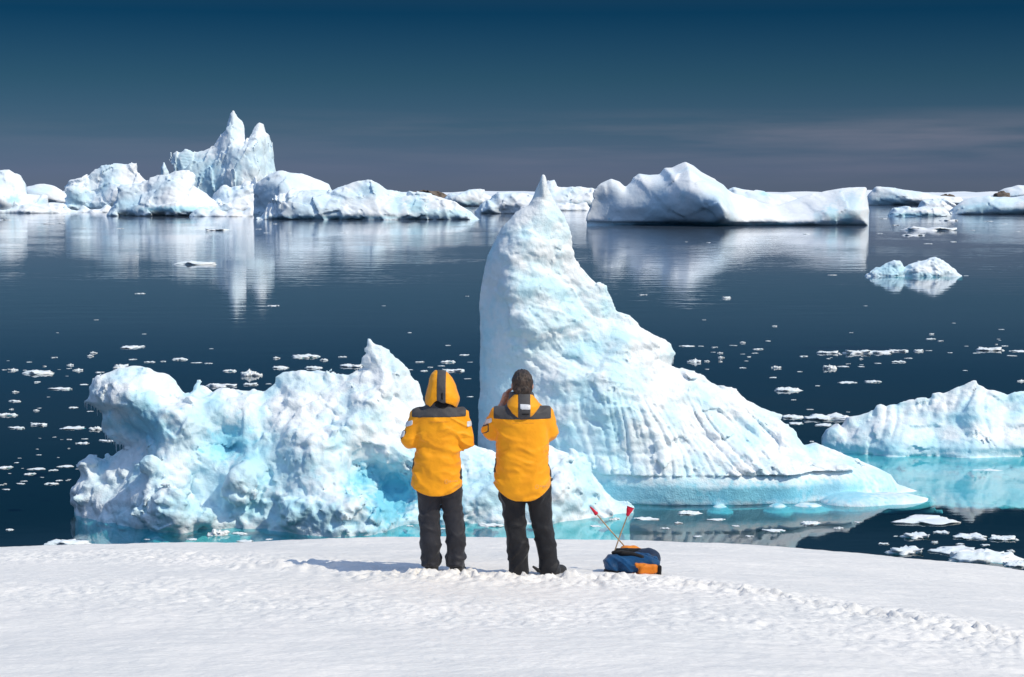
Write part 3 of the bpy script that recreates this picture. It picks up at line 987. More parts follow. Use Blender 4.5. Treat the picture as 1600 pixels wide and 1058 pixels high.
def snow_z(X, Y):
    sh = X.shape
    x, y = X.ravel(), Y.ravel()
    p = np.stack([x, y, 0 * x], 1)
    z = slope(x, y)
    n1 = fbm(p * np.array([0.5, 0.8, 1]), 3)
    rip = fbm(p * np.array([1.6, 5.0, 1]), 3)
    fine = fbm(p * np.array([7, 9, 1]), 3)
    trail = path_dist(x, y, [(640, 899), (760, 903), (880, 908), (1000, 910), (1120, 918), (1220, 935), (1330, 952), (1450, 972), (1640, 1010)])
    trail2 = path_dist(x, y, [(-40, 870), (200, 868), (380, 880), (480, 884), (600, 893)])
    rough = path_dist(x, y, [(-40, 930), (250, 925), (500, 945), (800, 960), (1100, 965), (1500, 1010)])
    m = np.exp(-(trail / 0.42) ** 2)
    m2 = np.exp(-(trail2 / 0.5) ** 2)
    mr = np.exp(-(rough / 0.9) ** 2)
    wp = p + 0.08 * np.stack([fbm(p * 3 + 1, 2), fbm(p * 3 + 31, 2), 0 * x], 1)
    lump = (worley(wp * np.array([8, 7, 1]) + 3) - 0.5) * np.clip(0.6 + 1.2 * fbm(p * 2.1 + 4, 2), 0, 1.3)
    lump2 = worley(wp * np.array([17, 15, 1]) + 8) - 0.5
    crumb = fbm(p * np.array([22, 20, 1]), 2)
    z = z + 0.030 * n1 + 0.007 * rip + 0.004 * fine
    z += m * (0.052 * lump + 0.034 * lump2 + 0.016 * fine + 0.012 * crumb - 0.005)
    z += m2 * (0.045 * lump + 0.025 * lump2 + 0.008 * crumb)
    z += mr * (0.020 * lump + 0.016 * lump2 + 0.008 * fine + 0.005 * crumb)
    # low hummocks on the near side of the people's shadows
    for hx, hy, hr, ha in ((548, 891, .20, .030), (500, 891, .34, .036), (450, 889, .30, .034), (405, 888, .25, .03), (730, 897, .10, .03)):
        qx, qy = ground_hit(hx, hy)
        z += ha * np.exp(-((x - qx) / hr) ** 2 - ((y - qy) / .13) ** 2) * (1 + .5 * fine)
    # boot prints along the trail
    pr = random.Random(3)
    tp = [ground_hit(*q) for q in ((880, 906), (1000, 911), (1120, 919), (1220, 935), (1330, 953), (1450, 974), (1640, 1012))]
    for (ax_, ay_), (bx_, by_) in zip(tp[:-1], tp[1:]):
        n_ = max(2, int(math.hypot(bx_ - ax_, by_ - ay_) / .33))
        an = math.atan2(by_ - ay_, bx_ - ax_)
        for k in range(n_):
            f = (k + pr.uniform(.2, .8)) / n_
            qx, qy = ax_ + (bx_ - ax_) * f + pr.uniform(-.12, .12), ay_ + (by_ - ay_) * f + pr.uniform(-.20, .20)
            a_ = an + pr.uniform(-.35, .35)
            u_, v_ = (x - qx) * math.cos(a_) + (y - qy) * math.sin(a_), -(x - qx) * math.sin(a_) + (y - qy) * math.cos(a_)
            q2 = (u_ / .16) ** 2 + (v_ / .07) ** 2
            dp = pr.uniform(.025, .055)
            z += -dp * np.exp(-q2 ** 2) + dp * .28 * np.exp(-((np.sqrt(q2) - 1.35) / .35) ** 2) * (.6 + 1.2 * lump2)
    # low banked kick-up just in front of the boots
    z += 0.032 * np.exp(-(path_dist(x, y, [(640, 903), (740, 905), (860, 907), (900, 905), (1050, 905)]) / 0.10) ** 2) * np.clip(0.35 + lump2 + lump + 0.4 * crumb, 0, 2)
    return z.reshape(sh)


def graded(lo, a, b, hi, fine_, coarse):
    left = np.arange(lo, a, coarse)
    right = np.arange(b, hi + coarse, coarse)
    return np.concatenate([left, np.arange(a, b, fine_), right])


SM, sb = principled("packed_snow", (0.85, 0.825, 0.80), 0.6)
sb.inputs['Specular IOR Level'].default_value = 0.25
mottle(SM, sb, (0.775, 0.75, 0.725), (0.84, 0.80, 0.765), 1.1)
bump(SM, sb, [(3.0, 0.02, 6), (34, 0.010, 5)], stretch=(0.6, 1.0, 1.0))
snow = sheet("ground", graded(-40, -6.2, 6.2, 40, 0.018, 0.6), graded(-6, 8.6, 18.6, 33, 0.018, 0.4), snow_z, SM)
tag(snow, kind='structure')
# ------------------------------------------------------------------ drifting ice floes
def floe_mesh(seed, tall, jag):
    r_ = np.random.default_rng(seed)
    nu, nv = 36, 14
    th = np.linspace(0, 2 * math.pi, nu, endpoint=False)
    ph = np.linspace(-math.pi / 2, math.pi / 2, nv)
    T_, P_ = np.meshgrid(th, ph, indexing='ij')
    d = np.stack([np.cos(P_) * np.cos(T_), np.cos(P_) * np.sin(T_), np.sin(P_)], -1).reshape(-1, 3)
    off = r_.random(3) * 50
    rad = 1 + 0.55 * fbm(d * np.array([1.6, 1.6, .6]) + off, 2) + jag * 0.35 * fbm(d * 4.5 + off, 2)
    v = d * rad[:, None] * 0.5
    v[:, 1] *= 0.62
    top = 1 + jag * 1.5 * np.clip(fbm(v * 4 + off, 3), -.5, 1.5)
    v[:, 2] = np.where(v[:, 2] > 0, np.sqrt(np.abs(v[:, 2])) * 0.7 * tall * top, v[:, 2] * 0.25 * max(tall, .2))
    v[:, 2] += 0.02 * fbm(v * 9 + off, 2)
    q = []
    idx = np.arange(nu * nv).reshape(nu, nv)
    nx_ = np.roll(idx, -1, 0)
    Q = np.stack([idx[:, :-1].ravel(), nx_[:, :-1].ravel(), nx_[:, 1:].ravel(), idx[:, 1:].ravel()], 1)
    me_o = mesh_obj("ice_floe", v, Q, ICE_FLOE)
    me = me_o.data
    bpy.data.objects.remove(me_o)
    return me


FLAT = [floe_mesh(s_, .10, .35) for s_ in (1, 2, 3, 4)]
CHUNK = [floe_mesh(s_, .17, .55) for s_ in (11, 12, 13, 14)]
PEAK = [floe_mesh(s_, .42, .8) for s_ in (21, 22, 23)]
SHAPES = {'f': FLAT, 'c': CHUNK, 'p': PEAK}
fr_ = random.Random(5)


def floe(px, py, w, kind='f', label=None, group=None, hs=1.0, ds=1.0):
    x, y, _ = on_water(px, py)
    me = fr_.choice(SHAPES[kind])
    o = bpy.data.objects.new("ice_floe", me)
    S.collection.objects.link(o)
    s_ = w / FPX * y
    o.location = (x, y, 0.0)
    o.scale = (s_, s_ * ds * fr_.uniform(.8, 1.5), s_ * hs * fr_.uniform(.8, 1.15))
    o.rotation_euler = (0, 0, fr_.uniform(-.5, .5) + (math.pi if fr_.random() < .5 else 0))
    tag(o, label, "ice floe", group)
    return o


NAMED = [
    (206, 543, 38, 'f', "long thin floe alone above the lumpy iceberg's overhanging lobe"),
    (62, 583, 46, 'c', "two-humped white floe at far left level with the top of the lumpy iceberg"),
    (96, 608, 38, 'f', "lens-shaped flat floe left of the lumpy iceberg's top lobe"),
    (10, 649, 34, 'c', "thick white floe cut by the left picture edge"),
    (60, 664, 28, 'c', "knobbly floe right of the thick floe at the left edge"),
    (27, 669, 30, 'f', "pale smooth floe below the thick floe at the left edge"),
    (116, 669, 36, 'f', "flat plate floe beside the pointed chunk left of the overhanging lobe"),
    (151, 671, 19, 'p', "pointed ice chunk floating under the overhanging lobe"),
    (168, 689, 28, 'f', "flat floe behind the icicles of the overhanging lobe"),
    (392, 587, 25, 'p', "small peaked ice chunk above the middle of the lumpy iceberg"),
    (343, 603, 42, 'c', "longish bumpy floe just above the saddle of the lumpy iceberg"),
    (359, 580, 21, 'c', "rounded floe left of the small peaked chunk"),
    (478, 558, 40, 'c', "bumpy floe above the right half of the lumpy iceberg, left of its fin"),
    (550, 573, 38, 'c', "rough floe touching the left side of the lumpy iceberg's fin"),
    (438, 575, 24, 'c', "rounded floe above the lumpy iceberg's central rise"),
    (708, 580, 36, 'c', "bright rough floe right of the orange hood"),
    (306, 413, 60, 'c', "long crumbly floe on the reflection of the broad far iceberg"),
    (339, 360, 36, 'c', "white bumpy floe close to the far icebergs under the twin spires"),
    (1230, 610, 40, 'c', "thick flat-topped floe above the foot of the tall iceberg's right slope"),
    (1297, 576, 20, 'p', "small pointed floe right of the tall iceberg"),
    (1323, 598, 26, 'f', "flat oval floe right of the thick flat-topped floe"),
    (1293, 552, 34, 'c', "longish floe left of the bright floe cluster at right"),
    (1342, 552, 44, 'c', "left piece of the bright floe cluster at right"),
    (1374, 551, 40, 'c', "middle piece of the bright floe cluster at right"),
    (1404, 549, 30, 'c', "right piece of the bright floe cluster at right"),
    (1405, 566, 20, 'c', "single floe below the bright floe cluster at right"),
    (1545, 547, 40, 'c', "low crumbly floe near the right edge above the low pointed iceberg"),
    (1592, 549, 30, 'f', "floe cut by the right edge above the low pointed iceberg"),
    (1238, 652, 34, 'c', "floe at the end of the tall iceberg's upper right ledge"),
    (1297, 654, 66, 'c', "long row-like floe between tall iceberg and low pointed iceberg"),
    (1287, 664, 30, 'f', "small plate below the long row-like floe"),
    (1244, 662, 26, 'f', "small plate below the floe at the tall iceberg's ledge"),
    (1446, 360, 72, 'c', "long low floe on the water right of the massive far iceberg"),
    (1425, 368, 30, 'c', "short floe in front of the long low floe at right"),
    (1482, 345, 26, 'c', "white floe between the tabular block and the right edge"),
    (1450, 381, 16, 'f', "small flat floe above the pale blue iceberg's right end"),
    (220, 459, 14, 'c', "little white chunk alone on the left middle water"),
    (426, 478, 16, 'c', "little chunk at the end of the spired iceberg's reflection"),
    (1005, 461, 13, 'c', "little chunk just right of the tall iceberg's upper slope"),
    (1135, 466, 13, 'p', "little upright chunk under the massive iceberg's reflection"),
    (104, 849, 64, 'c', "broad white floe resting against the snow edge at lower left"),
    (339, 836, 32, 'p', "bright ice block at the lumpy iceberg's front waterline"),
    (374, 834, 24, 'c', "smaller ice block right of the bright block by the snow edge"),
    (384, 846, 26, 'f', "flat slush piece at the snow edge below the ice blocks"),
    (1446, 814, 88, 'f', "large grey-white slab on the dark water at lower right"),
    (1432, 838, 44, 'c', "white lumpy floe below the large grey-white slab"),
    (1472, 832, 22, 'c', "small lump right of the white lumpy floe"),
    (1518, 839, 46, 'c', "white rounded floe right of the large slab"),
    (1566, 842, 42, 'c', "twin-knobbed floe near the right edge below the reflections"),
    (1416, 862, 60, 'c', "floe lying at the snow edge at lower right"),
    (1490, 860, 70, 'f', "thin slush sheet left of the long shore floe"),
    (1535, 873, 110, 'c', "long floe along the snow edge at lower right"),
    (1590, 882, 50, 'c', "floe at the right end of the snow edge"),
    (1265, 818, 32, 'c', "white floe in the middle of the tall iceberg's reflection"),
    (1008, 811, 38, 'f', "flat white floe above the flared red flag"),
    (1076, 802, 36, 'c', "white lumpy floe at the left end of the tall iceberg's foot"),
    (1120, 812, 28, 'f', "flat floe in front of the tall iceberg's foot"),
    (1210, 829, 34, 'f', "grey flat floe near the snow edge below the tall iceberg's foot"),
    (742, 795, 22, 'f', "slush piece on turquoise water left of the black-trousered legs"),
    (768, 822, 40, 'c', "white floe on turquoise water between the two people"),
]
for px, py, w, kd, lb in NAMED:
    floe(px, py, w, kd, lb, hs=0.7 if py < 500 else 0.9)

SMALL = [(20, 579, 14), (146, 552, 9), (141, 557, 8), (85, 559, 10), (208, 562, 12), (235, 566, 15), (255, 565, 9), (280, 562, 24), (308, 567, 16), (325, 568, 12), (131, 601, 14), (24, 627, 20),
         (122, 579, 12), (155, 582, 12), (188, 575, 22), (110, 571, 8), (108, 576, 8), (46, 566, 8), (58, 597, 10), (24, 613, 8), (114, 637, 14), (140, 643, 10), (56, 642, 9), (108, 687, 8), (62, 685, 5),
         (133, 686, 10), (130, 693, 18), (96, 687, 5), (8, 731, 24), (58, 733, 24), (103, 729, 22), (84, 735, 14), (121, 733, 6), (47, 741, 18), (33, 756, 16), (80, 756, 20), (92, 751, 10), (66, 746, 8), (10, 765, 12),
         (61, 711, 9), (26, 723, 8), (30, 716, 6), (15, 828, 12), (38, 752, 10), (105, 751, 6), (2, 758, 8),
         (420, 600, 8), (432, 560, 8), (520, 604, 6), (536, 558, 12), (490, 575, 26), (507, 563, 12), (391, 601, 22), (600, 553, 8), (640, 578, 10), (655, 566, 14), (663, 580, 12), (672, 574, 8), (690, 572, 10), (700, 566, 22), (725, 555, 18), (735, 566, 8), (730, 592, 10), (735, 620, 10),
         (1072, 541, 22), (1095, 541, 8), (1117, 543, 10), (1125, 552, 8), (1145, 540, 12), (1160, 536, 8), (1180, 552, 10), (1200, 533, 8), (1170, 558, 6), (1085, 566, 16), (1105, 565, 8), (1160, 575, 10), (1185, 546, 16), (1212, 575, 14), (1208, 590, 14), (1250, 581, 8), (1277, 603, 8),
         (1318, 573, 16), (1345, 573, 10), (1346, 570, 6), (1365, 597, 24), (1372, 568, 10), (1420, 560, 12), (1435, 549, 14), (1452, 548, 10), (1455, 530, 14), (1470, 533, 10), (1510, 541, 6), (1525, 552, 12), (1570, 541, 10), (1580, 556, 14), (1560, 530, 6), (1595, 596, 10), (1255, 557, 12), (1265, 640, 10), (1272, 650, 12), (1325, 644, 6), (1268, 690, 8), (1240, 625, 8),
         (536, 364, 10), (452, 364, 8), (215, 401, 6), (75, 350, 18), (60, 352, 10), (95, 349, 12), (130, 356, 9), (188, 357, 10), (300, 352, 6), (403, 358, 9), (416, 364, 10), (430, 350, 6), (5, 344, 20), (62, 362, 6), (600, 478, 7), (730, 463, 6), (955, 418, 5), (1072, 378, 5), (1107, 379, 8), (1260, 366, 10), (1300, 430, 12), (1352, 478, 6), (1510, 431, 7), (1400, 352, 12), (1375, 365, 8), (1520, 360, 8), (1570, 350, 10), (1545, 346, 14), (1380, 342, 14), (1590, 362, 8), (1490, 378, 10),
         (150, 500, 7), (225, 522, 6), (330, 545, 6), (640, 520, 6), (700, 540, 8), (90, 520, 5), (1100, 500, 6), (1210, 510, 7), (1490, 505, 6), (1565, 515, 8), (1330, 520, 6),
         (930, 822, 18), (960, 812, 14), (1040, 826, 14), (1060, 818, 10), (1150, 822, 12), (1170, 838, 12), (1090, 838, 14), (1310, 826, 12), (1340, 816, 10), (1380, 850, 16), (1500, 850, 12), (1540, 852, 14), (1580, 862, 12), (1460, 848, 10), (1400, 838, 8), (690, 826, 14), (640, 822, 12), (300, 843, 16), (420, 843, 12), (460, 846, 12), (230, 843, 10)]
sr_ = random.Random(77)
for _ in range(22):      # stray specks among the clusters
    SMALL.append((sr_.uniform(1065, 1590), sr_.gauss(556, 14), sr_.uniform(4, 8)))
for _ in range(18):
    SMALL.append((sr_.uniform(5, 118), sr_.uniform(560, 765), sr_.uniform(4, 7)))
for px, py, w in SMALL:
    kd = fr_.choice('ffccp' if py > 500 else 'ffc')
    if py < 520:
        lb = "tiny white ice bit on the smooth water between the far and near icebergs"
    elif px < 620 and py < 800:
        lb = "small white ice fragment drifting around the lumpy turquoise iceberg"
    elif px < 745 and py < 800:
        lb = "small ice fragment on the dark water between lumpy iceberg and tall iceberg"
    elif py < 800:
        lb = "small white ice fragment drifting between tall iceberg and low pointed iceberg"
    else:
        lb = "small slushy ice scrap on the water close behind the snow edge"
    floe(px, py, w, kd, lb, "small ice fragments drifting on the water", hs=0.7 if py < 500 else 0.9)
# ------------------------------------------------------------------ people
class Fld:
    """a field sampled on a local grid (metres, x right, y away from the camera, z up)"""

    def __init__(s, lo, hi, h):
        s.h, s.lo = h, np.array(lo, float)
        ax = [np.arange(lo[i], hi[i] + h, h, dtype=np.float32) for i in range(3)]
        s.X, s.Y, s.Z = np.meshgrid(*ax, indexing='ij')
        s.F = np.full(s.X.shape, -9.0, np.float32)

    def cap(s, a, b, r1, r2):
        ax, ay, az = a
        e = np.subtract(b, a)
        L = float(e @ e) + 1e-9
        t = np.clip(((s.X - ax) * e[0] + (s.Y - ay) * e[1] + (s.Z - az) * e[2]) / L, 0, 1)
        d = np.sqrt((s.X - ax - e[0] * t) ** 2 + (s.Y - ay - e[1] * t) ** 2 + (s.Z - az - e[2] * t) ** 2)
        return (r1 + (r2 - r1) * t) - d

    def chain(s, pts, k=0.01):
        f = None
        for (p, r), (q, r2) in zip(pts[:-1], pts[1:]):
            c = s.cap(p, q, r, r2)
            f = c if f is None else smax(f, c, k)
        return f

    def ell(s, c, r):
        q = np.sqrt(((s.X - c[0]) / r[0]) ** 2 + ((s.Y - c[1]) / r[1]) ** 2 + ((s.Z - c[2]) / r[2]) ** 2)
        return (1 - q) * min(r)

    def loft(s, prof, p=2.3):
        """prof rows: z, cx, cy, half width, half depth"""
        P = np.array(prof, float)
        z = s.Z
        cx, cy, a, b = (np.interp(z, P[:, 0], P[:, i]).astype(np.float32) for i in (1, 2, 3, 4))
        q = ((np.abs(s.X - cx) / a) ** p + (np.abs(s.Y - cy) / b) ** p) ** (1 / p)
        f = (1 - q) * np.minimum(a, b)
        return np.minimum(f, np.minimum(z - P[0, 0], P[-1, 0] - z))

    def box(s, c, r, rot=0.0, rnd=0.01):
        x, y = s.X - c[0], s.Y - c[1]
        cs, sn = math.cos(rot), math.sin(rot)
        x, y = x * cs + y * sn, -x * sn + y * cs
        qx, qy, qz = np.abs(x) - r[0] + rnd, np.abs(y) - r[1] + rnd, np.abs(s.Z - c[2]) - r[2] + rnd
        o = np.sqrt(np.maximum(qx, 0) ** 2 + np.maximum(qy, 0) ** 2 + np.maximum(qz, 0) ** 2)
        return rnd - o - np.minimum(np.maximum(qx, np.maximum(qy, qz)), 0)

    def add(s, f, k=0.02):
        s.F = smax(s.F, f, k)
        return s

    def cut(s, f):
        s.F = np.minimum(s.F, f)
        return s

    def noise(s, fn, band=0.05):
        w = np.abs(s.F) < band
        p = np.stack([s.X[w], s.Y[w], s.Z[w]], 1)
        s.F[w] += fn(p)
        return s

    def build(s, name, mat, parent=None, offset=(0, 0, 0), largest=False, attrs=None):
        F = s.F.copy()
        F[0] = F[-1] = -s.h
        F[:, 0] = F[:, -1] = -s.h
        F[:, :, 0] = F[:, :, -1] = -s.h
        V, Q = nets(F, s.lo, s.h)
        if largest:
            V, Q = keep_largest(V, Q)
        return mesh_obj(name, V + np.asarray(offset), Q, mat, parent, attrs)


def cloth(name, col, rough, c2=None, weave=900, fold=(9, 0.012)):
    m, b = principled(name, col, rough)
    b.inputs['Sheen Weight'].default_value = 0.15
    b.inputs['Specular IOR Level'].default_value = 0.25
    mottle(m, b, col, c2 or tuple(c * 0.86 for c in col), 6)
    bump(m, b, [fold + (4,), (weave, 0.0006, 2)])
    return m


ORANGE = cloth("orange_shell_fabric", (0.96, 0.385, 0.006), 0.55, (0.91, 0.34, 0.006), fold=(16, 0.006))
GREY = cloth("grey_shell_fabric", (0.062, 0.060, 0.064), 0.6)
BLACK = cloth("black_trouser_fabric", (0.010, 0.010, 0.013), 0.6, (0.014, 0.014, 0.017), fold=(10, 0.012))
CHAR = cloth("charcoal_trouser_fabric", (0.020, 0.020, 0.026), 0.6, (0.030, 0.030, 0.038), fold=(10, 0.012))
BOOT = cloth("boot_leather", (0.022, 0.020, 0.019), 0.5)
COLLAR = cloth("dark_collar_fleece", (0.010, 0.010, 0.012), 0.9)
PATCH, _b = principled("reflective_patch", (0.62, 0.63, 0.66), 0.35)
mottle(PATCH, _b, (0.58, 0.59, 0.62), (0.70, 0.71, 0.74), 30)
PRINT, _b = principled("faded_print", (0.62, 0.26, 0.03), 0.5)
mottle(PRINT, _b, (0.60, 0.24, 0.015), (0.74, 0.30, 0.03), 60)
PALE, _b = principled("pale_print", (0.84, 0.44, 0.14), 0.5)
mottle(PALE, _b, (0.84, 0.40, 0.10), (0.84, 0.48, 0.18), 60)
SKIN, _b = principled("skin", (0.55, 0.30, 0.21), 0.5)
_b.inputs['Subsurface Weight'].default_value = 0.15
_b.inputs['Subsurface Radius'].default_value = (0.01, 0.004, 0.002)
mottle(SKIN, _b, (0.52, 0.26, 0.18), (0.60, 0.34, 0.25), 25)
HAIR, _b = principled("dark_brown_hair", (0.020, 0.014, 0.011), 0.42)
mottle(HAIR, _b, (0.014, 0.010, 0.008), (0.085, 0.055, 0.040), 45)
bump(HAIR, _b, [(60, 0.01, 4)], stretch=(3, 3, 0.25))


def stand(px, py):
    x, y = ground_hit(px, py)
    return x, y, float(snow_z(np.array([[x]]), np.array([[y]]))[0, 0])


def folds(p, amp, sc=(7, 7, 16), shift=0):
    """sparse slanting creases: two sheared ridge patterns that come and go"""
    sc = np.array(sc) * 0.62
    w = 0.35 * fbm(p * 3.1 + shift, 2)[:, None]
    q1, q2 = p.copy(), p.copy()
    q1[:, 2] = p[:, 2] + 0.45 * p[:, 0]
    q2[:, 2] = p[:, 2] - 0.55 * p[:, 0]
    on = np.clip(0.5 + 1.3 * perlin(p * 3.3 + shift + 5), 0, 1)
    r1 = np.clip(ridged(q1 * sc + shift + w, 1), -0.15, 1)
    r2 = np.clip(ridged(q2 * sc * 1.15 + shift + 8 + w, 1), -0.15, 1)
    return amp * (1.5 * on * r1 + 1.5 * (1 - on) * r2 + 0.45 * fbm(p * 6 + shift, 2))


def fingers(f, wrist, palm, out_, curl, side, n=4, r=0.0085):
    """palm plus four bent fingers and a thumb; out_: finger direction, curl: where the tips bend to, side: across the palm"""
    w, pm, o, c, sd_ = (np.asarray(a, float) for a in (wrist, palm, out_, curl, side))
    f.add(f.cap(w, pm, 0.029, 0.033), 0.012)
    f.add(f.cap(pm - sd_ * 0.026, pm + sd_ * 0.026, 0.019, 0.019), 0.012)
    for i in range(n):
        t = (i - 1.5) * 0.0205
        ln = (0.034, 0.040, 0.038, 0.029)[i]
        a = pm + sd_ * t + o * 0.012
        b_ = a + o * ln + c * 0.006
        d_ = b_ + o * ln * 0.35 + c * ln * 0.62
        e_ = d_ - o * ln * 0.25 + c * ln * 0.5
        f.add(f.chain([(a, r + .0012), (b_, r), (d_, r * .92), (e_, r * .8)], 0.004), 0.004)
    th = pm - sd_ * 0.036 - o * 0.012
    f.add(f.chain([(th, .0115), (th - sd_ * .014 + c * .022 + o * .012, .0105), (th - sd_ * .006 + c * .042 + o * .028, .0085)], .004), .006)


def head(f, c, turn=0.0):
    """skull, jaw, nose, ears, eye sockets and mouth; the face looks along +y"""
    x, y, z = c
    f.add(f.ell((x, y, z + .025), (.077, .098, .098)), .02)
    f.add(f.ell((x, y + .025, z - .045), (.060, .075, .075)), .03)
    f.add(f.cap((x, y + .098, z + .010), (x, y + .117, z - .026), .008, .013), .012)
    for s_ in (-1, 1):
        f.add(f.ell((x + s_ * .081, y - .005, z - .005), (.012, .022, .034)), .006)
        f.F = -smax(-f.F, f.ell((x + s_ * .032, y + .104, z + .012), (.017, .016, .010)), .008)
        f.add(f.ell((x + s_ * .032, y + .088, z + .012), (.0125, .0125, .0125)), .002)
    f.add(f.ell((x, y + .090, z - .058), (.026, .012, .010)), .008)
    f.F = -smax(-f.F, f.ell((x, y + .104, z - .058), (.022, .008, .0022)), .002)


def trousers(f, legs, hip):
    f.add(f.ell(*hip), .03)
    for lg in legs:
        f.add(f.chain(lg, .02), .02)


def boot(name, parent, c, rot, mat):
    f = Fld((-.12, -.14, -.03), (.12, .26, .20), .007)
    f.add(f.ell((0, .115, .045), (.052, .10, .05)), .02)
    f.add(f.ell((0, -.005, .05), (.048, .075, .055)), .03)
    f.add(f.cap((0, -.005, .06), (0, -.01, .16), .050, .055), .03)
    f.add(f.box((0, .07, .006), (.050, .145, .020), 0, .012), .006)
    f.cut(f.Z + .015)
    o = f.build(name, mat, parent)
    o.location = c
    o.rotation_euler = (0, 0, rot)
    return o


def strip(name, f, mat, parent, mask, lift):
    """a panel sewn onto a garment: the garment's own surface lifted a little, inside a mask"""
    g = Fld.__new__(Fld)
    g.__dict__.update(f.__dict__)
    g.F = np.minimum(f.F + lift, mask)
    g.F = np.minimum(g.F, 0.03 - np.abs(f.F + lift - 0.03) + 0.03 - 0.03 + 0 * g.F) if False else g.F
    return g.build(name, mat, parent)


# --- person with the raised hood (left) -------------------------------------------------------
ax, ay, az = stand(688, 899)
def emptybody(name, loc, fld, label, mat):
    o = fld.build(name, mat)
    o.location = loc
    o.scale = (0.957, 0.957, 0.957)
    tag(o, label, "person", "people standing on the snow watching the icebergs")
    return o


LEGS_A = [[((-.088, 0, .86), .098), ((-.092, 0, .70), .097), ((-.090, .01, .47), .083), ((-.080, -.005, .26), .083), ((-.072, -.01, .10), .068)],
          [((.082, 0, .86), .090), ((.090, 0, .70), .092), ((.112, .012, .47), .078), ((.134, -.005, .28), .082), ((.132, -.01, .09), .068)]]
B = Fld((-.36, -.2, .04), (.36, .48, 1.74), .008)
for lg in LEGS_A:
    B.add(B.chain([(p, r * .72) for p, r in lg], .02), .02)
B.add(B.loft([(.78, 0, 0, .15, .10), (.95, -.01, 0, .145, .095), (1.15, -.01, 0, .13, .09), (1.31, 0, 0, .15, .09), (1.39, .01, 0, .07, .06), (1.46, .01, .01, .05, .05)]), .02)
B.add(B.chain([((.01, .01, 1.38), .05), ((.012, .02, 1.50), .048)], .01), .02)
ARM_AL = [((-.16, 0, 1.325), .048), ((-.238, .0, 1.13), .046), ((-.11, .27, 1.10), .033)]
ARM_AR = [((.158, 0, 1.322), .048), ((.210, .0, 1.12), .046), ((.10, .27, 1.10), .033)]
B.add(B.chain(ARM_AL, .01), .02)
B.add(B.chain(ARM_AR, .01), .02)
head(B, (.014, .035, 1.565))
fingers(B, (-.11, .27, 1.10), (-.07, .335, 1.115), (.45, .85, .2), (.8, -.1, .3), (0, .25, -.97))
fingers(B, (.10, .27, 1.10), (.065, .335, 1.115), (-.45, .85, .2), (-.8, -.1, .3), (0, .25, -.97))
pa = emptybody("person", (ax, ay, az), B, "person in orange jacket with the hood up, charcoal trousers, both elbows bent", SKIN)

T = Fld((-.28, -.2, .03), (.32, .2, .98), .008)
trousers(T, LEGS_A, ((-.01, 0, .85), (.180, .125, .14)))
for lg, sx in ((LEGS_A[0], -.074), (LEGS_A[1], .132)):      # bunched cuffs
    T.add(T.ell((sx, -.01, .13), (.078, .080, .045)), .02)
    T.add(T.ell((sx, -.01, .085), (.074, .078, .04)), .015)
T.noise(lambda p: folds(p, .013, (9, 9, 13), 4))
T.cut(T.Z - .055)
T.build("trousers", CHAR, pa)
boot("boot", pa, (-.070, .0, -.005), R(6), BOOT)
boot("boot", pa, (.135, -.005, -.012), R(-8), BOOT)

J = Fld((-.40, -.27, .58), (.40, .36, 1.52), .008)
J.add(J.loft([(.60, -.035, .0, .20, .155), (.70, -.035, .0, .212, .16), (.82, -.03, 0, .205, .155), (.98, -.018, 0, .187, .145), (1.08, -.005, 0, .182, .14), (1.22, 0, 0, .205, .14),
              (1.32, .0, 0, .212, .132), (1.365, .002, 0, .182, .115), (1.405, .006, 0, .120, .10), (1.45, .01, .005, .09, .09), (1.50, .012, .01, .085, .085)], 2.5), .02)
J.add(J.chain([((-.175, -.005, 1.322), .074), ((-.245, -.01, 1.13), .073), ((-.15, .20, 1.09), .060), ((-.125, .25, 1.10), .052)], .02), .025)
J.add(J.chain([((.172, -.005, 1.322), .074), ((.212, -.01, 1.12), .073), ((.14, .20, 1.09), .060), ((.115, .25, 1.10), .052)], .02), .025)
J.noise(lambda p: folds(p, .0115, (6.5, 6.5, 16)) + .006 * ridged(p * np.array([5, 5, 9]) + 3, 2) * (p[:, 2] < 1.15))
hemA = .672 + 1.9 * np.clip(np.abs(J.X + .025) - .02, 0, None) ** 2 + .0 * J.Y + .13 * sstep(.0, .13, J.Y) * 0
J.cut(J.Z - hemA)
ja = J.build("jacket", ORANGE, pa)
JA = J
edgeA = 1.325 + .02 * (J.X + .1)
strip("yoke", J, GREY, ja, np.minimum(J.Z - edgeA, np.minimum(.226 - np.abs(J.X + .005), .07 - J.Y)), .0045)
strip("sleeve_patch", J, PATCH, ja, np.minimum(np.minimum(.020 - np.abs(J.Z - 1.265 - .4 * (J.X + .26)), J.Z - 1.2), np.minimum(-.222 - J.X, .03 - J.Y)), .006)
strip("sleeve_patch", J, PATCH, ja, np.minimum(np.minimum(.022 - np.abs(J.Z - 1.265), J.X - .225), .03 - J.Y), .006)
strip("sleeve_pocket", J, GREY, ja, np.minimum(np.minimum(.036 - np.abs(J.Z - 1.175), -.275 - J.X), .05 - np.abs(J.Y + .01)), .005)
strip("sleeve_pocket_flap", J, PATCH, ja, np.minimum(np.minimum(.030 - np.abs(J.Z - 1.178), -.284 - J.X), .05 - np.abs(J.Y + .01)), .0075)
strip("hem_cord", J, GREY, ja, np.minimum(np.minimum(.05 - np.abs(J.Z - .93), -.185 - J.X), .02 - np.abs(J.Y + .02)), .006)

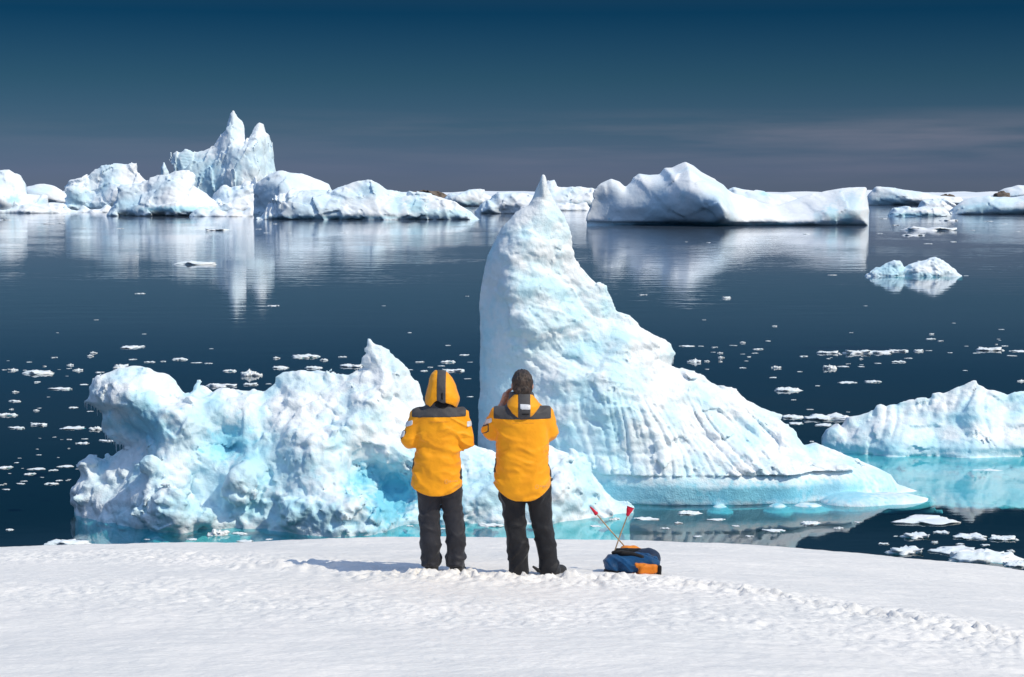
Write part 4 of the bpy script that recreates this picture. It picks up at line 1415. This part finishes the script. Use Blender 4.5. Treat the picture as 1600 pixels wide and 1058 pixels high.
C = Fld((-.14, -.16, 1.36), (.16, .16, 1.50), .007)
C.add(C.loft([(1.37, .01, .0, .125, .11), (1.43, .012, .005, .105, .105), (1.49, .014, .01, .10, .10)]), .01)
C.build("collar", COLLAR, pa)
Hd = Fld((-.20, -.20, 1.36), (.24, .26, 1.74), .007)
Hd.add(Hd.loft([(1.40, .020, .02, .130, .13), (1.45, .022, .02, .144, .145), (1.48, .022, .02, .141, .150), (1.53, .020, .025, .126, .150), (1.58, .017, .03, .112, .140), (1.635, .010, .03, .096, .115), (1.675, .006, .03, .074, .080), (1.702, .003, .03, .042, .04)], 2.2), .01)
Hd.noise(lambda p: folds(p, .006, (9, 9, 9), 1))
Hd.F = -smax(-Hd.F, Hd.ell((.02, .20, 1.55), (.105, .14, .13)), .01)          # the face opening
hb = 1.452 - .85 * np.clip(np.abs(Hd.X - .02) - .03, 0, None) - .10 * Hd.Y
Hd.cut(Hd.Z - hb + .015 * np.sin(Hd.X * 40))
ho = Hd.build("hood", ORANGE, pa)
strip("hood_stripe", Hd, GREY, ho, np.minimum(.037 - np.abs(Hd.X - .018 - .10 * (Hd.Z - 1.6) * 0), .08 - Hd.Y), .004)
strip("hood_toggle", Hd, COLLAR, ho, np.minimum(.009 - np.abs(Hd.X - .024), np.minimum(.027 - np.abs(Hd.Z - 1.505), .0 - Hd.Y)), .008)

# --- bareheaded person (right) ------------------------------------------------------------------
bx, by, bz = stand(815, 900)
LEGS_B = [[((-.080, 0, .86), .105), ((-.078, 0, .68), .108), ((-.052, .01, .42), .088), ((-.030, 0, .20), .084), ((-.020, -.005, .04), .086)],
          [((.130, 0, .86), .102), ((.142, 0, .66), .104), ((.178, .012, .40), .084), ((.212, 0, .20), .079), ((.238, -.005, .04), .083)]]
B2 = Fld((-.40, -.2, .02), (.40, .42, 1.76), .007)
for lg in LEGS_B:
    B2.add(B2.chain([(p, r * .70) for p, r in lg], .02), .02)
B2.add(B2.loft([(.78, .02, 0, .17, .11), (.95, .01, 0, .165, .11), (1.15, .005, 0, .155, .105), (1.33, .0, 0, .17, .10), (1.42, .0, .0, .08, .07), (1.46, .0, .01, .06, .06)]), .02)
B2.add(B2.chain([((.0, .0, 1.38), .058), ((.004, .012, 1.50), .056)], .01), .02)
B2.add(B2.chain([((-.18, 0, 1.33), .048), ((-.250, .06, 1.205), .042), ((-.150, .14, 1.425), .030)], .01), .02)
B2.add(B2.chain([((.178, 0, 1.33), .048), ((.228, .06, 1.20), .042), ((.10, .22, 1.40), .032)], .01), .02)
head(B2, (.006, .025, 1.585))
fingers(B2, (-.150, .14, 1.425), (-.128, .11, 1.490), (.35, -.02, .93), (.85, .35, .0), (-.42, -.90, .05))
fingers(B2, (.10, .22, 1.40), (.075, .20, 1.455), (-.25, .0, .95), (-.7, .35, -.15), (.45, -.85, .0))
pb = emptybody("person", (bx, by, bz), B2, "bareheaded dark-haired person in orange jacket and black trousers, hand raised to face", SKIN)

T = Fld((-.30, -.2, -.02), (.38, .2, .98), .008)
trousers(T, LEGS_B, ((.02, 0, .85), (.22, .135, .15)))
T.noise(lambda p: folds(p, .015, (9, 9, 11), 14))
T.cut(T.Z - .004)
tb = T.build("trousers", BLACK, pb)
boot("boot", pb, (-.020, .01, -.01), R(8), BOOT)
boot("boot", pb, (.238, .0, -.035), R(-38), BOOT)
G = Fld((.05, -.10, .0), (.20, .08, .12), .005)
G.add(G.chain([((.175, -.03, .025), .016), ((.14, -.045, .04), .017), ((.098, -.05, .072), .010)], .005), .005)
G.build("gaiter_strap", BLACK, pb)

J = Fld((-.42, -.29, .54), (.42, .36, 1.54), .008)
J.add(J.loft([(.56, .010, .0, .225, .165), (.70, .008, .0, .235, .172), (.82, .006, 0, .230, .168), (.98, .006, 0, .214, .160), (1.10, .005, 0, .212, .155), (1.22, .004, 0, .218, .15),
              (1.32, .0, 0, .226, .14), (1.375, -.002, 0, .200, .122), (1.42, .0, 0, .135, .105), (1.46, .0, .005, .10, .095), (1.52, .0, .01, .092, .088)], 2.6), .02)
J.add(J.chain([((-.19, -.005, 1.335), .080), ((-.250, .055, 1.205), .076), ((-.19, .12, 1.32), .060), ((-.150, .145, 1.39), .048)], .02), .03)
J.add(J.chain([((.185, -.005, 1.335), .080), ((.225, .055, 1.205), .076), ((.14, .19, 1.33), .062), ((.11, .21, 1.38), .052)], .02), .03)
J.noise(lambda p: folds(p, .0105, (6, 6, 15), 9) + .005 * ridged(p * np.array([4, 4, 9]) + 13, 2) * (p[:, 2] < 1.1))
J.cut(J.Z - (.642 + 2.0 * np.clip(np.abs(J.X - .01) - .05, 0, None) ** 1.7))
jb = J.build("jacket", ORANGE, pb)
JB = J
strip("yoke", J, GREY, jb, np.minimum(np.minimum(J.Z - 1.318, .07 - J.Y), .238 - np.abs(J.X - .005)), .0045)
strip("sleeve_patch", J, PATCH, jb, np.minimum(np.minimum(.020 - np.abs(J.Z - 1.300 - .5 * (J.X + .26)), -.245 - J.X), .03 - J.Y), .006)
PKT = np.minimum(np.minimum(.036 - np.abs(J.Z - 1.225 - .5 * (J.X + .3)), -.272 - J.X), .05 - np.abs(J.Y - .0))
strip("sleeve_pocket", J, GREY, jb, PKT, .005)
strip("sleeve_pocket_flap", J, ORANGE, jb, PKT - .009, .0085)
strip("hem_cord", J, GREY, jb, np.minimum(np.minimum(.06 - np.abs(J.Z - .92), -.212 - J.X), .02 - np.abs(J.Y + .02)), .006)
strip("hem_cord", J, GREY, jb, np.minimum(np.minimum(.012 - np.abs(J.Z - .80), J.X - .228), .02 - np.abs(J.Y + .02)), .012)

Hd = Fld((-.20, -.25, 1.28), (.20, .16, 1.58), .007)
Hd.add(Hd.loft([(1.325, .015, -.10, .045, .05), (1.345, .014, -.09, .078, .075), (1.38, .012, -.075, .108, .10), (1.425, .012, -.05, .136, .12), (1.46, .012, -.035, .122, .112), (1.50, .008, -.02, .092, .10), (1.54, .006, -.01, .078, .085)], 2.2), .01)
Hd.noise(lambda p: folds(p, .006, (9, 9, 9), 6))
Hd.F = -smax(-Hd.F, Hd.ell((.004, .03, 1.56), (.085, .095, .12)), .01)
Hd.cut(1.522 - Hd.Z - .25 * np.clip(np.abs(Hd.X) - .06, 0, None) - .12 * np.clip(Hd.Y + .05, 0, None))
ho = Hd.build("hood", ORANGE, pb)
strip("hood_stripe", Hd, GREY, ho, np.minimum(.052 - np.abs(Hd.X - .020), .0 - Hd.Y), .004)
strip("hood_patch", Hd, PATCH, ho, np.minimum(np.minimum(.044 - np.abs(Hd.X - .028), .022 - np.abs(Hd.Z - 1.428 + .05 * Hd.X)), .0 - Hd.Y), .0065)
strip("hood_toggle", Hd, COLLAR, ho, np.minimum(np.minimum(.03 - np.abs(Hd.X - .03), .008 - np.abs(Hd.Z - 1.366)), .0 - Hd.Y), .010)

Hr = Fld((-.13, -.14, 1.44), (.14, .16, 1.74), .006)
Hr.add(Hr.ell((.006, .008, 1.612), (.089, .112, .107)), .01)
Hr.add(Hr.ell((.006, -.03, 1.550), (.070, .075, .062)), .03)
Hr.cut(np.maximum(Hr.Z - 1.60 - .9 * np.clip(Hr.Y - .0, 0, None), np.minimum(-.005 - Hr.Y, Hr.Z - 1.510)))
Hr.noise(lambda p: .0055 * ridged(p * np.array([45, 45, 10]), 2) + .006 * fbm(p * 18, 2))
Hr.build("hair", HAIR, pb)


# faint printing on the backs: a fine line of small letters under the yoke and a pale emblem by the hem
def surface_y(fld, x, z):
    i = int(round((x - fld.lo[0]) / fld.h))
    k = int(round((z - fld.lo[2]) / fld.h))
    col = fld.F[i, :, k]
    j = int(np.argmax(col > 0))
    return fld.lo[1] + (j - (col[j] / max(col[j] - col[j - 1], 1e-6))) * fld.h


def prints(name, fld, parent, quads, mat=PRINT):
    V, Q = [], []
    for x, z, w, hh in quads:
        y = surface_y(fld, x, z) - .0012
        b0 = len(V)
        for sx, sz in ((-1, -1), (1, -1), (1, 1), (-1, 1)):
            V.append((x + sx * w / 2, y, z + sz * hh / 2))
        for sx, sz in ((-1, -1), (1, -1), (1, 1), (-1, 1)):
            V.append((x + sx * w / 2, y + .006, z + sz * hh / 2))
        for q in ((0, 1, 2, 3), (4, 7, 6, 5), (0, 4, 5, 1), (1, 5, 6, 2), (2, 6, 7, 3), (3, 7, 4, 0)):
            Q.append([b0 + k for k in q])
    return mesh_obj(name, V, Q, mat, parent, smooth=False)


def emblem(fld, jac, x0, z0, s_):
    q = []
    for k in range(10):
        a = 2 * math.pi * k / 10
        q.append((x0 + .013 * s_ * math.cos(a), z0 + .016 * s_ * math.sin(a), .006 * s_, .006 * s_))
    for k, hh in enumerate((.018, .012, .016, .012, .014)):
        q.append((x0 + .030 * s_ + k * .014 * s_, z0, .008 * s_, hh * s_))
    prints("emblem", fld, jac, q, PALE)


for fld_, jac_, cx_, zl in ((JA, ja, .0, 1.292), (JB, jb, .01, 1.290)):
    prints("lettering", fld_, jac_, [(cx_ - .085 + k * .0085, zl, .0050, .0062 if k % 3 else .0050) for k in range(21) if k != 7])
emblem(JA, ja, .060, .795, 1.0)
emblem(JB, jb, .125, .765, 1.0)
# ------------------------------------------------------------------ backpack with two marker wands
BLUE = cloth("blue_pack_fabric", (0.003, 0.075, 0.21), 0.5, (0.002, 0.035, 0.10), fold=(16, 0.012))
NAVY = cloth("navy_mesh_fabric", (0.006, 0.020, 0.055), 0.6)
PORANGE = cloth("orange_pack_fabric", (0.80, 0.25, 0.015), 0.5, (0.66, 0.18, 0.012), fold=(18, 0.012))
STRAP = cloth("black_strap_webbing", (0.008, 0.008, 0.009), 0.7)
WOOD, _b = principled("pale_wood", (0.50, 0.33, 0.18), 0.6)
mottle(WOOD, _b, (0.42, 0.27, 0.15), (0.58, 0.40, 0.23), 40)
RED = cloth("red_flag_fabric", (0.62, 0.012, 0.035), 0.55, (0.74, 0.02, 0.06))
gx_, gy_, gz_ = stand(988, 893)
PK = Fld((-.32, -.26, -.05), (.32, .26, .34), .007)
PK.add(PK.ell((-.02, .0, .085), (.205, .17, .105)), .02)
PK.add(PK.ell((-.165, -.05, .09), (.072, .10, .085)), .025)
PK.add(PK.ell((.10, -.02, .09), (.12, .15, .095)), .03)
PK.noise(lambda p: folds(p, .014, (8, 8, 11), 2))
PK.cut(PK.Z + .03)
pk = PK.build("backpack", BLUE)
pk.location = (gx_, gy_, gz_)
pk.scale = (1.0, 1.0, 0.90)
tag(pk, "blue and orange backpack lying on the snow with two red-tipped sticks in it", "backpack")


def bagpart(name, mat, fn, noise_=.006, lo=(-.32, -.28, -.05), hi=(.32, .26, .34), h=.007, parent=pk):
    f = Fld(lo, hi, h)
    fn(f)
    if noise_:
        f.noise(lambda p: folds(p, noise_, (10, 10, 12), 5))
    f.cut(f.Z + .03)
    return f.build(name, mat, parent)


bagpart("lid", PORANGE, lambda f: (f.add(f.chain([((-.06, .08, .195), .030), ((.02, .09, .195), .034), ((.10, .08, .165), .028)], .02)), f.add(f.ell((-.045, .07, .20), (.05, .05, .035)), .02)))
bagpart("back_padding", NAVY, lambda f: (f.add(f.ell((.155, .02, .125), (.080, .10, .088))), f.add(f.ell((.09, .03, .165), (.10, .09, .05)), .03)))
bagpart("bottle_pocket", STRAP, lambda f: f.add(f.ell((-.165, -.055, .03), (.080, .105, .040))))
bagpart("front_pocket", PORANGE, lambda f: (f.add(f.box((.115, -.155, .072), (.082, .035, .042), R(14), .02)), f.add(f.box((.05, -.158, .105), (.045, .03, .022), R(10), .015), .02)))
bagpart("pocket_trim", STRAP, lambda f: f.add(f.box((.206, -.135, .06), (.014, .042, .045), R(14), .01)), .002)
bagpart("base_tab", PORANGE, lambda f: f.add(f.box((.02, -.172, .012), (.045, .02, .026), R(4), .012)), .004)
bagpart("shoulder_strap", STRAP, lambda f: f.add(f.chain([((-.155, -.02, .19), .020), ((-.09, -.05, .195), .024), ((.0, -.06, .185), .022), ((.07, -.10, .165), .018), ((.13, -.12, .14), .012)], .01)), .003)
bagpart("top_opening", STRAP, lambda f: f.add(f.chain([((-.125, .02, .205), .020), ((-.05, .02, .20), .026), ((.05, .02, .195), .026), ((.12, .03, .19), .022)], .01)), .003)
bagpart("side_panel", BLUE, lambda f: f.add(f.chain([((.06, -.05, .185), .014), ((.12, -.06, .175), .018), ((.185, -.06, .15), .016), ((.215, -.04, .10), .012)], .01)), .003)
bagpart("piping", BLUE, lambda f: f.add(f.chain([((.03, -.07, .20), .007), ((.10, -.085, .175), .007), ((.18, -.08, .14), .006)], .004)), .0)


def wand(base, tip, fdir, fl, w1, w2, label):
    a, b = np.array(base, float), np.array(tip, float)
    d = (b - a) / np.linalg.norm(b - a)
    u = np.cross(d, (0, 1, 0)); u /= np.linalg.norm(u)
    v = np.cross(d, u)

    def tube(pts, rs, n=10, name="stick", mat=WOOD, parent=None, flat=1.0, twist=0):
        V, Q = [], []
        for p, r in zip(pts, rs):
            for k in range(n):
                an = 2 * math.pi * k / n
                V.append(p + u * math.cos(an) * r + v * math.sin(an) * r * flat)
        for i in range(len(pts) - 1):
            for k in range(n):
                Q.append((i * n + k, i * n + (k + 1) % n, (i + 1) * n + (k + 1) % n, (i + 1) * n + k))
        for i, s_ in ((0, 1), (len(pts) - 1, -1)):
            c0 = len(V); V.append(pts[i])
            for k in range(n):
                Q.append((i * n + (k + 1) % n, i * n + k, c0, c0)[::1])
        tris = [q for q in Q if len(set(q)) == 3]
        quads_ = [q for q in Q if len(set(q)) == 4]
        me = bpy.data.meshes.new(name)
        me.from_pydata([tuple(p) for p in V], [], quads_ + [tuple(dict.fromkeys(q)) for q in tris])
        me.polygons.foreach_set('use_smooth', [True] * len(me.polygons))
        me.materials.append(mat)
        o = bpy.data.objects.new(name, me)
        S.collection.objects.link(o)
        if parent:
            o.parent = parent
        return o
    root = bpy.data.objects.new("marker_wand", None)
    root.empty_display_size = .05
    S.collection.objects.link(root)
    root.location = (gx_, gy_, gz_)
    tag(root, label, "marker wand")
    tube([a, a + (b - a) * .5 + u * .002, b], [.0052, .0055, .0048], name="stick", parent=root)
    n_ = 6
    pts = [b - d * .012 + d * fl * k / n_ for k in range(n_ + 1)]
    rs = [(w1 + (w2 - w1) * k / n_) * (1 + .06 * math.sin(k * 2.1)) for k in range(n_ + 1)]
    tube(pts, rs, n=14, name="flag", mat=RED, parent=root, flat=.55)


def bag_at(px, py, dy):
    x, y, z = at(px, py, gy_ + dy)
    return x - gx_, dy, z - gz_


wand(bag_at(978, 856, .08), bag_at(931, 802, .02), None, .085, .017, .005, "thin wooden wand in the backpack leaning left, ending in a narrow red cone")
wand(bag_at(958, 868, -.02), bag_at(981, 804, .03), None, .078, .011, .033, "thin wooden wand in the backpack leaning right, ending in a flared red flag")
